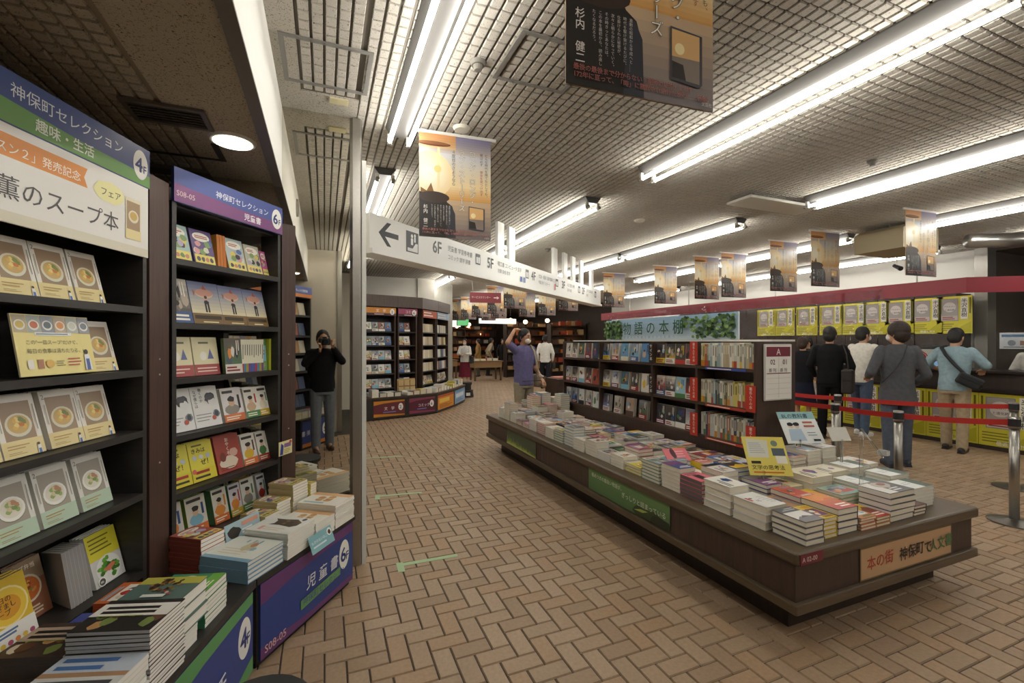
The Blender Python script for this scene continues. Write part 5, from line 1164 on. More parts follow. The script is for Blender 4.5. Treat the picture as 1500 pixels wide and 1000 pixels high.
# ================================================================== CASHIER COUNTER
CX0 = 8.5; CY0, CY1 = 1.2, 12.6
t = thing('cashier_counter', 'long dark cashier counter clad in yellow posters', 'counter', T(CX0, CY0, 0))
box('body', (0.03, 0, 0, .55, CY1-CY0, 1.06), mat('#352a25', .5, var=.2, scale=8, stretch=(6, 6, .7)), t); bevel(box('top', (-.03, -.02, 1.06, .6, CY1-CY0, 1.10), mat('#2e2622', .35), t), .008, 2)
box('shelf_rail', (-.02, 0, .80, .03, CY1-CY0, .84), mat('#2b2320', .4), t)
PWD, PHT = .52, .72
def poster_art(w, h, tall):
    a = Art(w, h, '#cfc63e'); a.rect(.03*w, .05*h, .56*w, .88*h, '#c9c23a') if tall else None
    bx, by, bw, bh = (.12*w, .34*h, .5*w, .6*h) if not tall else (.16*w, .3*h, .42*w, .58*h)
    a.rect(bx, by, bw, bh, '#8f8c8c'); a.rect(bx+.04*bw, by+.03*bh, .92*bw, .94*bh, '#a8a29e'); a.ell(bx+bw/2, by+.62*bh, .36*bw, .36*bw, '#d8d2cc'); 
    a.text('アルルカン', bx+.5*bw, by+.62*bh, .13*bw, '#4a4648', .01, align='C'); a.text('と道化師', bx+.5*bw, by+.46*bh, .14*bw, '#4a4648', .01, align='C'); a.rect(bx+.04*bw, by+.03*bh, .92*bw, .2*bh, '#c9b9b4'); a.bars(bx+.1*bw, by+.05*bh, .8*bw, .15*bh, '#8a3a36', 2, .5)
    a.rect(.68*w, .38*h, .2*w, .58*h, '#e9e7dc'); a.text('半沢直樹', .695*w, .94*h, .17*w, '#3a3834', .012, True, sp=.98 if not tall else 1.02)
    a.vbars(.02*w, .3*h, .08*w, .65*h, '#6a661e', 1, .5); a.vbars(.9*w, .3*h, .08*w, .65*h, '#6a661e', 1, .5)
    a.bars(.06*w, .06*h, .62*w, .22*h, '#7a7630', 4, .35); a.poly([(.5*w, .03*h), (.97*w, .03*h), (.97*w, .32*h), (.72*w, .2*h)], '#b5ae2a'); a.text('倍返しだ!!', .3*w, .03*h, .1*w, '#efeee2', .02)
    return a.mesh('poster_print', .3)
PA = poster_art(.60, .72, False); PB_ = poster_art(.45, .60, False)
y = CY1 - .1; k = 0
while y - .60 > CY0:
    o = tag(MB().box(0, 0, 0, .60, .004, .72).build('counter_poster', [mat('#c9c23a', .4)], None, T(CX0+.024, y, .06) @ RZ(-pi/2)), 'yellow novel poster on the counter front, %s from the far end' % ORD[k], 'poster', 'yellow posters on the counter front')
    link('poster_print', PA, o, T(0, -.0005, 0) @ RX(pi/2)); y -= .605; k += 1
# back cabinets with posters
t = thing('back_cabinet', 'tall dark cabinet row behind the cashier counter', 'cabinet', T(9.42, 4.05, 0))
box('body', (.02, 0, 0, .42, 6.2, 2.28), mat('#352b27', .5, var=.15, scale=8, stretch=(6, 6, .7)), t)
for q in range(11): box('door', (0, .01+q*.565, .1, .02, .565+q*.565-.005, 2.26), mat('#3a2f2a', .45, var=.15, scale=8, stretch=(6, 6, .7)), t)
pys = []
for (p0, p1) in ((1111, 1133), (1138, 1161), (1169, 1194), (1203, 1231), (1236, 1266), (1267, 1299), (1300, 1335), (1340, 1374), (1377, 1418)):
    tt = ((p0+p1)/2-750)/667; pys.append(9.41*(cos(YAW)-tt*sin(YAW))/(tt*cos(YAW)+sin(YAW)))
for k, y in enumerate(pys[::-1]):
    o = tag(MB().box(0, 0, 0, .45, .004, .60).build('cabinet_poster', [mat('#c9c23a', .4)], None, T(9.412, y+.225, 1.63) @ RZ(-pi/2)), 'yellow novel poster on the back cabinets, %s from the office end' % ORD[k], 'poster', 'yellow posters on the back cabinets')
    link('poster_print', PB_, o, T(0, -.0005, 0) @ RX(pi/2))
# red fascia band hung over the counter and the clear sheets below it
t = thing('cashier_fascia', 'dark red overhead fascia band above the cashier counter', 'fascia', T(8.5, 3.55, 2.2))
box('band', (0, 0, 0, .05, 9.3, .22), mat('#8f2a36', .5), t)
MB().prism([(0, 0), (.05, 0), (1.15, -.72), (1.1, -.76)], 0, .22).build('band_return', [mat('#8f2a36', .5)], t)
for y in (.6, 3.0, 5.4, 7.8): MB().cyl((.025, y, .22), (.025, y, H-2.2), .012, n=8).build('rod', [STEEL], t)
a = Art(1.2, .2); a.text('CASHIER', .0, .06, .11, '#c98a90', .004); a.build('lettering', t, T(-.0006, 6.6, .01) @ RZ(-pi/2) @ RX(pi/2))
VIN = bpy.data.materials.new('m_vinyl'); VIN.use_nodes = True; nt = VIN.node_tree; nt.nodes.clear()
o_ = nt.nodes.new('ShaderNodeOutputMaterial'); tr = nt.nodes.new('ShaderNodeBsdfTransparent'); gl = nt.nodes.new('ShaderNodeBsdfGlossy'); mx = nt.nodes.new('ShaderNodeMixShader'); gl.inputs['Roughness'].default_value = .1; nz_ = nt.nodes.new('ShaderNodeTexNoise'); nz_.inputs['Scale'].default_value = 9; bp_ = nt.nodes.new('ShaderNodeBump'); bp_.inputs['Strength'].default_value = 1.; bp_.inputs['Distance'].default_value = .05; nt.links.new(nz_.outputs[0], bp_.inputs['Height']); nt.links.new(bp_.outputs[0], gl.inputs['Normal'])
fr = nt.nodes.new('ShaderNodeFresnel'); fr.inputs[0].default_value = 1.5; tr.inputs[0].default_value = (.95, .96, .96, 1)
nt.links.new(fr.outputs[0], mx.inputs[0]); nt.links.new(tr.outputs[0], mx.inputs[1]); nt.links.new(gl.outputs[0], mx.inputs[2]); nt.links.new(mx.outputs[0], o_.inputs[0])
def vinyl(y0, y1, z0, label, seed):
    r = random.Random(seed); ny, nz = 36, 10; vs = []; fs = []; ph = [r.random()*6 for _ in range(4)]
    for j in range(nz+1):
        for i in range(ny+1):
            u, v = i/ny, j/nz; z = 2.36 - (2.36-z0)*v
            x = 8.485 - .012 - .01*sin(u*38+ph[0])*(1-v)**.5 - .014*sin(u*21+ph[1]+v*2) - .01*sin(u*60+ph[2])*(1-v)**2
            vs.append((x, y0+(y1-y0)*u, z))
    for j in range(nz):
        for i in range(ny): k = j*(ny+1)+i; fs.append((k, k+1, k+ny+2, k+ny+1))
    t = MB().add(vs, fs).build('vinyl_sheet', [VIN], None, None, True); tag(t, label, 'curtain'); return t
for k, (y0, y1, z0) in enumerate(((4.6, 6.3, 1.5), (6.35, 8.2, 1.45), (8.25, 10.2, 1.5), (10.25, 12.4, 1.5))):
    vinyl(y0, y1, z0, 'clear wrinkled vinyl sheet hanging from the red fascia, %s from the office end' % ORD[k], k)
# swagged clear sheet between two grey posts at the open register
for k, y in enumerate((4.35, 2.75)):
    tag(box('partition_post', (0, 0, 0, .05, .05, .62), mat('#6d6e70', .45), None, T(8.56, y, 1.10)), 'grey upright post on the counter, %s of the serving customer' % ('far side' if k == 0 else 'near side'), 'post')
vs = []; fs = []; ny = 26
for j in range(5):
    for i in range(ny+1):
        u = i/ny; v = j/4; vs.append((8.58 + .012*sin(u*30+v*3), 2.8+1.55*u, 1.70 - v*.33 - (.10+.12*v)*sin(pi*u) + .01*sin(u*44+v*5)))
for j in range(4):
    for i in range(ny): k = j*(ny+1)+i; fs.append((k, k+1, k+ny+2, k+ny+1))
tag(MB().add(vs, fs).build('vinyl_sheet', [VIN], None, None, True), 'clear plastic sheet sagging between two grey posts at the register', 'curtain')
# number cards and items on the counter
def numcard(y, n, label):
    p = tag(box('number_card', (0, 0, 0, .42, .006, .28), mat('#4d7a50', .5), None, T(8.66, y, 1.101) @ RZ(-pi/2)), label, 'card')
    a = Art(.42, .28); a.rect(0, 0, .42, .28, '#dfe0d6'); a.rect(0, 0, .42, .13, '#5a8a5c'); a.ell(.21, .15, .14, .11, '#c0392f', 28); a.ell(.21, .15, .125, .095, '#efeae2', 28); a.ell(.21, .15, .118, .088, '#c0392f', 28); a.text(n, .21, .105, .13, '#f2ece4', .012, align='C'); link('card_print', a.mesh('card_print'), p, T(0, -.0006, 0) @ RX(pi/2))
numcard(4.42, '10', 'green and white card with red ten beside the serving register'); numcard(5.85, '9', 'green and white card with red nine, behind the man in black')
for k, (y, lb) in enumerate(((4.25, 'dark cash register with lit blue screen beside the number 10 card'), (5.6, 'dark cash register beside the number 9 card'), (7.3, 'dark cash register farthest along the counter'))):
    p = thing('cash_register', lb, 'register', T(8.72, y, 1.101) @ RZ(-pi/2))
    bevel(box('body', (0, 0, 0, .36, .3, .12), mat('#3a3c40', .5), p), .01, 2); s_ = bevel(box('monitor', (.03, .1, .12, .33, .14, .34), mat('#2c2e32', .4), p), .008, 2)
    box('keypad', (.05, .02, .12, .3, .09, .135), mat('#55585e', .6), p); box('display', (.06, -.004, .02, .3, 0, .10), mat('#8fb4d8', .3, emit=.5), p)
p = tag(box('notice_card', (0, 0, 0, .36, .005, .22), WHITE, None, T(8.60, 3.24, 1.40) @ RZ(-pi/2)), 'white notice with blue heading hung on the clear sheet', 'card')
a = Art(.36, .22, '#e6e8ea'); a.rect(.02, .16, .32, .035, '#5f86b4'); a.ell(.12, .08, .04, .04, '#9aa4ae'); a.rect(.2, .05, .08, .06, '#b58a70'); a.bars(.04, .01, .28, .03, '#8a8e94', 1, .4); link('card_print', a.mesh('card_print'), p, T(0, -.0006, 0) @ RX(pi/2))
p = tag(box('code_card', (0, 0, 0, .12, .005, .16), WHITE, None, T(8.56, 2.94, 1.101) @ RZ(-pi/2)), 'small white stand card on the counter beside the register window', 'card')
p = tag(box('tall_card', (0, 0, 0, .16, .005, .42), mat('#d8dcd4', .5), None, T(8.62, 2.55, 1.101) @ RZ(-pi/2)), 'tall pale card with green figure at the near end of counter', 'card'); a = Art(.16, .42); a.blob(.08, .22, .045, .1, '#5a9a5c'); a.bars(.03, .34, .1, .05, '#6a8a6a', 2, .5); link('card_print', a.mesh('card_print'), p, T(0, -.0006, 0) @ RX(pi/2))
# ---- queue barrier posts and red belts
BP = [(4.86, 3.62), (4.79, 3.02), (4.79, 2.47), (5.28, 1.90), (5.55, 4.3), (5.6, 3.5), (6.55, 2.36)]
bl = ['front belt, end behind the bookcase', 'front belt, beside the bookcase end', 'front belt, in front of the grey-shirted customer', 'front belt, nearest the viewer', 'rear belt, farthest along', 'rear belt, with the green pole', 'rear belt, at the counter end']
for k, (x, y) in enumerate(BP):
    t = thing('barrier_post', 'steel queue barrier post of the ' + bl[k], 'barrier post', T(x, y, 0))
    MB().loft([(0, 0, 0, .165, .165), (0, 0, .012, .165, .165), (0, 0, .028, .06, .06), (0, 0, .035, .033, .033)], 28).build('foot', [mat('#8f8d88', .35, metal=1.)], t)
    MB().cyl((0, 0, .03), (0, 0, .78), .032, n=20).build('pole', [STEEL], t, None, True); MB().cyl((0, 0, .78), (0, 0, .875), .038, n=20).build('belt_head', [mat('#9c9993', .3, metal=1.)], t, None, True)
    MB().cyl((0, 0, .80), (0, 0, .86), .0395, n=16).build('belt_slot', [mat('#26262a', .5)], t)
def belt(i, j, label):
    a_, b_ = Vector(BP[i]), Vector(BP[j]); d = b_-a_; n = 12; L = d.length; ux = d/L; nx = Vector((-ux.y, ux.x))
    mb = MB(); vs = []
    for k in range(n+1):
        u = k/n; q = a_ + ux*(.04+(L-.08)*u); sag = .03*L*4*u*(1-u)*.5
        for s in (-.0008, .0008):
            p = q + nx*s; vs += [(p.x, p.y, .806-sag), (p.x, p.y, .854-sag)]
    fs = []
    for k in range(n):
        o = 4*k; fs += [(o, o+4, o+5, o+1), (o+3, o+7, o+6, o+2), (o+1, o+5, o+7, o+3), (o+2, o+6, o+4, o)]
    tag(mb.add(vs, fs).build('queue_belt', [mat('#b5281f', .6)]), label, 'belt')
belt(0, 1, 'red queue belt running behind the bookcase end'); belt(1, 2, 'red queue belt between the two middle front posts'); belt(2, 3, 'red queue belt to the post nearest the viewer')
belt(4, 5, 'red queue belt along the far side of the queue'); belt(5, 6, 'red queue belt running to the counter end')
tag(MB().cyl((0, 0, 0), (0, 0, .5), .014, n=10).build('green_pole', [mat('#4a8a58', .5)], None, T(5.55, 4.3, .876)), 'thin green pole standing on a queue post', 'pole')
# ---- air unit and duct over the office opening
t = thing('air_duct', 'silver bent duct running under the ceiling at the office end', 'duct', T(7.35, 1.9, 2.62))
MB().cyl((0, 1.15, .12), (.7, .75, .12), .085, n=18).build('pipe', [mat('#b5b4b0', .3, metal=.9)], t, None, True); MB().cyl((.7, .75, .12), (1.3, -.4, .08), .085, n=18).build('pipe', [mat('#b5b4b0', .3, metal=.9)], t, None, True)
box('hood', (.5, .05, -.04, 1.3, .6, .08), mat('#9a9994', .4, metal=.5), t)
t = thing('air_box', 'beige angular air duct box hung under the ceiling', 'duct', T(6.5, 3.35, 2.6))
MB().prism([(0, 0), (.75, .0), (.75, .3), (.12, .3), (0, .24)], 0, .55, 0, RX(pi/2) @ T(0, .05, -.5)).build('box', [mat('#b5a888', .6)], t)
box('collar', (.75, .05, .06, .85, .45, .3), mat('#6a665e', .5), t)
for x in (.2, .6): MB().cyl((x, .2, .35), (x, .2, .40), .01, n=8).build('rod', [STEEL], t)
# spot lamps on the track over the counter
for k, (x, y) in enumerate(((8.1, 5.5), (8.1, 4.2))):
    t = thing('track_spot', 'small black spot lamp hanging above the counter, %s from the office' % ('second' if k == 0 else 'first'), 'lamp', T(x, y, 2.62))
    MB().cyl((0, 0, .05), (0, 0, H-2.62), .008, n=8).build('stem', [WHITE], t); MB().cyl((-.05, -.08, -.02), (.03, .05, .05), .035, .025, 12).build('head', [mat('#2a2a2c', .5)], t)
# office beyond the counter
t = thing('office_shelf', 'pale box shelf in the dark office beyond the counter', 'shelf', T(11.2, 2.0, 0)); box('body', (0, 0, 0, .6, 1.8, 1.9), mat('#4a4540', .6), t); box('pale_panel', (-.01, .1, 1.75, 0, 1.7, 2.05), mat('#d8d4c4', .5), t)  # upper panel is a plain pale colour on the darker body

# ================================================================== FAR BACKGROUND
R9 = random.Random(9)
def tea_shelf(x, y, w, h, label, warm):
    t = thing('lit_shelf', label, 'shelf', T(x, y, 0)); box('carcass', (0, .3, 0, w, .34, h), mat('#4a382c', .6), t)
    for q in (0, w-.04): box('side', (q, 0, 0, q+.04, .3, h), mat('#352820', .6), t)
    for k in range(int(h/.36)):
        box('board', (.04, 0, .3+k*.36, w-.04, .3, .33+k*.36), mat('#4a3626', .6), t)
        x_ = .1
        while x_ < w-.3:
            q = .12+.2*R9.random(); c = R9.choice(['#b56a34', '#8a4a28', '#c9a878', '#d8cdb8', '#5a3a2a', '#a8442f', '#3a3430'])
            STUFF.box(x+x_, y+.05, .331+k*.36, x+x_+q, y+.2, .331+k*.36+.1+.14*R9.random(), sm(mat(c, .5))); x_ += q+.04+.1*R9.random()
    for q in range(warm): MB().box(-.06, 0, 0, .06, .05, .05).build('shelf_lamp', [emat('#ffc98a', 14)], t, T(.3+q*(w-.4)/max(1, warm), .2, h-.08-.36*(q % 3)))
tea_shelf(7.0, 17.6, 1.9, 2.3, 'dark shelf of orange goods lit by warm lamps behind the white-shirted man', 4)
tea_shelf(8.2, 15.9, 1.6, 2.2, 'dark lit shelf at the edge of the counter', 3)
tea_shelf(4.2, 21.5, 2.2, 2.2, 'dark shelf at the far end beyond the shoppers', 3)
tea_shelf(6.6, 22.5, 1.8, 2.3, 'dark shelf with a warm lamp at the far end', 2)
for k, (x, y, w, h, z, c, lb) in enumerate(((5.0, 18.0, .5, .3, 2.15, '#5aa86a', 'small green lit exit sign at the far end'), (4.6, 18.5, .7, .3, 2.1, '#e9e6dc', 'white lit overhead sign far beyond the banners'), (5.6, 17.0, 1.6, .22, 2.2, '#efeee6', 'long white lit fascia far beyond the directory sign'), (4.2, 18.9, .5, .25, 1.78, '#3a58c0', 'small blue lit screen among the far shelves'), (4.25, 18.8, .4, .18, 2.12, '#c0302a', 'small red lit sign above the blue screen'))):
    t = thing('lit_sign', lb, 'sign', T(x, y, z)); box('case', (0, .01, 0, w, .08, h), mat('#4a4a48', .5), t); box('face', (.01, 0, .01, w-.01, .01, h-.01), mat(c, .4, emit=.9), t)
    MB().cyl((w/2, .05, h), (w/2, .05, H-z), .008, n=6).build('rod', [STEEL], t)
for k, (x, y, z) in enumerate(((6.9, 16.9, 2.35), (7.6, 17.0, 2.3), (8.4, 16.6, 2.35), (5.6, 20.2, 2.2), (6.3, 20.6, 2.3), (4.7, 20.3, 2.25))):
    t = thing('pendant_lamp', 'small warm pendant lamp at the far end, %s of six' % ORD[k], 'lamp', T(x, y, z)); MB().ellipsoid((0, 0, 0), (.09, .09, .08), 14, 8).build('globe', [emat('#ffd9a0', 9)], t, None, True); MB().cyl((0, 0, .07), (0, 0, H-z), .006, n=6).build('cord', [BLACK], t)
for k, (x, y, w, lb) in enumerate(((5.2, 16.4, 1.2, 'low wooden display table in front of the far shelves'), (3.6, 17.8, 1.4, 'low display table beside the far shoppers'), (7.0, 15.4, 1.0, 'pale display table near the white-shirted man'))):
    t = thing('display_table', lb, 'table', T(x, y, 0)); box('top', (0, 0, .72, w, .7, .76), mat('#8a6a48', .5), t); box('apron', (.04, .04, .5, w-.04, .66, .72), mat('#a08058', .5), t)
    for q in (.05, w-.11):
        for p_ in (.05, .6): box('leg', (q, p_, 0, q+.06, p_+.06, .5), mat('#6a5038', .5), t)
    for q in range(4): book_stuff(T(x+.1+q*.25, y+.2, .761), .2, .26, .05+.05*R9.random(), R9.choice(['#d8d4c8', '#e0c86a', '#b55a4a', '#8aa88a']))
t = thing('low_counter', 'low dark counter with red box at the end of the book table', 'counter', T(3.25, 6.05, 0)); box('body', (0, 0, 0, .5, .45, .93), WOOD, t); box('tray', (.05, .08, .93, .4, .36, .95), mat('#c97a6a', .5), t); box('red_box', (.42, .1, .93, .48, .3, 1.08), mat('#c03a2c', .5), t)
t = thing('rear_partition', 'dark partition of wooden slats behind the far shoppers', 'partition', T(3.3, 23.5, 0))
for q in range(14): box('slat', (q*.42, 0, 0, q*.42+.38, .05, 2.6), mat('#4a3a2e', .6, var=.2, scale=5, stretch=(5, 5, .5)), t)
bs = STUFF.build('book_piles', STUFF_M); tag(bs, 'remaining small books and goods heaped on the far displays', 'books', None, 'stuff')
# ================================================================== PEOPLE
SKIN = mat('#c79a7c', .55, var=.06, scale=12); 
def cloth(c): return mat(c, .85, var=.12, scale=26, bump=.3, spec=.2)
def hand(mb, wrist, dirv, up, curl=.5, side=1):
    """palm, four unequal bent fingers and a thumb leaving the side of the palm"""
    w = Vector(wrist); d = Vector(dirv).normalized(); u = Vector(up); u = (u - d*u.dot(d)).normalized(); s = d.cross(u).normalized()*side
    for q in (-.022, 0, .022): mb.limb(w + s*q*.6, w + d*.075 + s*q, .017, .0155, 8)
    for q, L in ((-.030, .062), (-.010, .075), (.011, .07), (.031, .055)):
        k = w + d*.085 + s*q; a1 = curl*.6; a2 = curl*1.7
        m = k + (d*cos(a1) - u*sin(a1))*L*.55; e = m + (d*cos(a2) - u*sin(a2))*L*.5
        mb.limb(k - d*.012, m, .0092, .0085, 8); mb.limb(m, e, .0085, .0075, 8)
    k = w + d*.02 - s*.022; m = k + (d*.6 - s*.75 - u*.25).normalized()*.04; e = m + (d*.9 - s*.15 - u*.4).normalized()*.034
    mb.limb(k, m, .0125, .0105, 8); mb.limb(m, e, .0105, .0085, 8)
def remesh(o, vox, sm_=4):
    r = o.modifiers.new('r', 'REMESH'); r.mode = 'VOXEL'; r.voxel_size = vox; r.use_smooth_shade = True
    s = o.modifiers.new('s', 'SMOOTH'); s.factor = .5; s.iterations = sm_; return o
def person(label, x, y, h, H=1.70, top='#444444', low='#333333', hair='#1d1a19', sleeve='long', R_=((.25, -.02, 1.12), (.24, .1, .9)), L_=((-.25, -.02, 1.12), (-.24, .1, .9)),
           mask=None, shoe='#2b2624', turn=0, tilt=0, lean=0., fine=.0065, longhair=False, skirt=None, coat=None, curl=.6, hairvol=1., legs=(0., 0.), skin=None, rdir=None, ldir=None, face_on=False):
    k = H/1.72
    M = T(x, y, 0) @ RZ(R(h)) @ Matrix.Scale(k, 4)
    p = thing('person', label, 'person', T(x, y, 0) @ RZ(R(h)))
    S = Matrix.Scale(k, 4)
    def ln(v):
        v = Vector(v); 
        if v.z > .92: v.y += lean*(v.z-.92)
        return v
    HD = T(*ln((0, 0, 1.47))) @ RZ(R(turn)) @ RX(R(-tilt)) @ T(0, 0, -1.47)
    arms = {1: R_, -1: L_}
    def leg(q): 
        dy = legs[0] if q > 0 else legs[1]
        return Vector((q*.085, 0, .87)), Vector((q*.095, dy*.5+.015, .48)), Vector((q*.10, dy, .085))
    # ---- body
    b = MB(); hv = MB()
    hv.ellipsoid((0, .008, 1.592), (.074, .094, .112)); hv.ellipsoid((0, .034, 1.528), (.056, .064, .058)); hv.limb((0, .092, 1.588), (0, .107, 1.562), .010, .0155, 8)
    for q in (-1, 1): hv.ellipsoid((q*.078, -.004, 1.578), (.012, .022, .033), 8, 6)
    hv.ellipsoid((0, .088, 1.523), (.022, .012, .009), 8, 5)
    b.add(hv.v, hv.f, 0, HD)
    b.limb(ln((0, -.015, 1.38)), ln((0, 0, 1.53)), .056, .052)
    b.loft([(0, ln((0,0,z)).y, z, rx, ry) for z, rx, ry in ((.84, .12, .09), (1.0, .125, .085), (1.2, .145, .09), (1.36, .15, .08), (1.42, .1, .06))])
    for q in (-1, 1):
        e, w = arms[q]; sh = ln((q*.165, 0, 1.39)); b.limb(sh, Vector(e), .045, .038); b.limb(Vector(e), Vector(w), .038, .026)
        d = (rdir if q > 0 else ldir) or (Vector(w)-Vector(e)); hand(b, w, d, (0, .3, 1) if abs(Vector(d).normalized().z) < .8 else (-q*1., .2, 0), curl, q)
        a_, b_, c_ = leg(q); b.limb(a_, b_, .062, .05); b.limb(b_, c_, .046, .036); b.limb(c_, c_ + Vector((0, .12, -.04)), .03, .026)
    remesh(b.build('body', [skin or SKIN], p, S), fine, 3)
    # ---- top
    c = MB(); hem = .84 if not coat else coat
    rings = [(hem, .172 if not coat else .2, .128 if not coat else .15), (.95, .170, .126), (1.06, .160, .116), (1.24, .182, .122), (1.36, .186, .108), (1.42, .15, .086), (1.46, .07, .066)]
    c.loft([(0, ln((0,0,z)).y, z, rx, ry) for z, rx, ry in rings], 20)
    for q in (-1, 1):
        e, w = Vector(arms[q][0]), Vector(arms[q][1]); sh = ln((q*.163, 0, 1.385))
        if sleeve == 'short': c.limb(sh, sh.lerp(e, .72), .066, .062)
        elif sleeve == 'none': pass
        else:
            c.limb(sh, e, .066, .056); c.limb(e, e.lerp(w, .93 if sleeve == 'long' else .35), .056, .043 if sleeve == 'long' else .052)
    remesh(c.build('shirt' if not coat else 'coat', [cloth(top)], p, S), .010)
    # ---- trousers or skirt
    g = MB()
    g.loft([(0, ln((0,0,z)).y*0, z, rx, ry) for z, rx, ry in ((.80, .165, .118), (.9, .168, .122), (.98, .158, .113))], 18)
    if skirt: g.loft([(0, 0, skirt, .24, .2), (0, 0, .7, .19, .15), (0, 0, .9, .165, .12)], 18)
    else:
        for q in (-1, 1): a_, b_, c_ = leg(q); g.limb(a_, b_, .094, .072); g.limb(b_, c_ + Vector((0, 0, -.01)), .070, .062)
    remesh(g.build('skirt' if skirt else 'trousers', [cloth(low)], p, S), .010)
    for q in (-1, 1):
        a_, b_, c_ = leg(q); m = MB(); m.limb((c_.x, c_.y-.055, .045), (c_.x + q*.012, c_.y+.15, .036), .041, .034); m.box(c_.x-.036, c_.y-.085, 0, c_.x+.04, c_.y+.165, .02)
        remesh(m.build('shoe', [mat(shoe, .5)], p, S), .008)
    # ---- hair
    hr = MB(); hr.ellipsoid((0, -.016, 1.626), (.087*hairvol, .103*hairvol, .100*hairvol)); hr.ellipsoid((0, -.045, 1.575), (.083*hairvol, .074*hairvol, .088*hairvol))
    for q in (-1, 1): hr.limb((q*.076, .012, 1.625), (q*.078, .002, 1.565 if not longhair else 1.5), .02, .014, 8)
    if longhair: hr.ellipsoid((0, -.06, 1.50), (.085, .05, .13))
    remesh(hr.build('hair', [mat(hair, .6, var=.3, scale=60, bump=.5)], p, S @ HD), .008, 2)
    if mask:
        m = MB(); m.ellipsoid((0, .068, 1.54), (.058, .05, .047)); remesh(m.build('face_mask', [mat(mask, .8)], p, S @ HD), .006, 3)
    if face_on:
        for q in (-1, 1):
            MB().ellipsoid((q*.031, .094, 1.603), (.0135, .006, .0055), 10, 6).build('eye', [mat('#1c1614', .3)], p, S @ HD)
            MB().limb((q*.015, .098, 1.622), (q*.048, .086, 1.624), .004, .003, 6).build('eyebrow', [mat('#1c1715', .7)], p, S @ HD)
    p['k'] = k
    return p
def strap(p, pts, r, c, name='bag_strap'):
    m = MB()
    for a_, b_ in zip(pts[:-1], pts[1:]): m.limb(a_, b_, r, r, 8)
    return remesh(m.build(name, [mat(c, .6)], p, Matrix.Scale(p['k'], 4)), .006, 2)
def bag(label, p, loc, size, c, name='shoulder_bag', rot=0, cat='bag', roll=0):
    """a bag is carried: a thing of its own"""
    M = p.matrix_basis @ Matrix.Scale(p['k'], 4) @ T(*loc) @ RZ(R(rot)) @ RY(R(roll))
    o = tag(link(name, None, None, M), label, cat); w, d, h = size
    bevel(box('pouch', (-w/2, -d/2, 0, w/2, d/2, h), mat(c, .6, var=.15, scale=20), o), .03 if min(size) > .07 else .015, 3)
    bevel(box('flap', (-w/2+.01, -d/2-.008, h*.55, w/2-.01, -d/2, h-.02), mat(c, .5), o), .006, 2)
    return o
# man scratching his head at the end of the table
p = person('man in purple short-sleeved shirt and face mask, hand on his head', 2.84, 6.42, 194, 1.70, '#6c6890', '#a0967f', sleeve='short',
           R_=((.345, .05, 1.50), (.15, -.03, 1.70)), L_=((-.26, -.05, 1.12), (-.25, .14, .93)), mask='#e3ddcf', turn=18, tilt=8, rdir=(-1, -.05, .12), face_on=True, skin=mat('#b98a6c', .55, var=.05, scale=12))
strap(p, [(-.10, .06, 1.455), (-.115, .128, 1.36), (-.14, .142, 1.2), (-.18, .135, 1.05), (-.215, .08, .93)], .014, '#b5a88c'); strap(p, [(-.10, .06, 1.455), (-.12, -.06, 1.42), (-.16, -.13, 1.25), (-.215, -.06, .95)], .014, '#b5a88c')
bag('beige canvas bag at the hip of the man in purple', p, (-.245, .03, .80), (.10, .2, .2), '#a8977c')
t = tag(MB().limb((0, 0, 0), (.36, 0, .01), .006, .006, 8).build('umbrella', [mat('#1e1e20', .5)], None, p.matrix_basis @ T(-.2, .18, .90)), 'thin dark folded umbrella held at the waist of the man in purple', 'umbrella')
t = tag(MB().loft([(0, 0, -.012, .036, .03), (0, 0, .012, .036, .03)], 14).build('wristwatch', [mat('#d8d6cf', .4)], None, p.matrix_basis @ T(-.25*.99, .135, .96)), 'pale wristwatch on the arm of the man in purple', 'watch')
# man in white shirt walking away
p = person('man in white shirt and dark trousers walking away past the bookcase', 6.5, 13.0, -25, 1.72, '#e3e1da', '#22242c', sleeve='long', legs=(-.12, .14), fine=.011)
bag('dark bag carried by the man in white shirt', p, (.28, .1, .62), (.1, .3, .22), '#2a2826', 'hand_bag')
# customers at the counter
p = person('man in black sweater with dark tote bag waiting in line', 7.2, 4.62, -66, 1.73, '#17181a', '#141416', L_=((-.26, .0, 1.12), (-.22, .12, .95)), R_=((.27, .0, 1.12), (.24, .1, .95)), fine=.009, hairvol=1.05)
bag('dark brown tote bag on the shoulder of the man in black', p, (.235, -.06, .72), (.14, .3, .36), '#2c2522', 'tote_bag'); strap(p, [(.165, .02, 1.45), (.235, .08, 1.35), (.25, .06, 1.08)], .010, '#2c2522'); strap(p, [(.165, -.02, 1.45), (.225, -.13, 1.3), (.25, -.16, 1.08)], .010, '#2c2522')
p = person('man in white T-shirt and jeans paying at the counter', 7.95, 4.62, -92, 1.74, '#e0dcd2', '#56657c', sleeve='short', R_=((.33, .1, 1.22), (.26, .3, 1.2)), L_=((-.27, .12, 1.15), (-.18, .32, 1.12)), shoe='#e3e2de', lean=.12, fine=.008, legs=(-.08, .12), turn=-15, mask='#dfe3e6')
bag('black bag held at the side of the man in white T-shirt', p, (.3, .1, .95), (.12, .28, .3), '#161618', 'hand_bag')
p = person('man in dark grey shirt and face mask standing in line', 6.38, 3.3, -40, 1.73, '#56585c', '#5a6270', hair='#2f221c', sleeve='long', L_=((-.28, -.04, 1.12), (-.22, .2, 1.06)), R_=((.27, -.03, 1.1), (.22, .12, .98)), mask='#e0ddd6', turn=38, hairvol=1.14, fine=.007, shoe='#2c3440', coat=.74, legs=(.06, -.06))
strap(p, [(.06, -.09, 1.46), (.0, -.135, 1.3), (-.1, -.145, 1.14), (-.19, -.09, 1.0)], .007, '#2f3136')
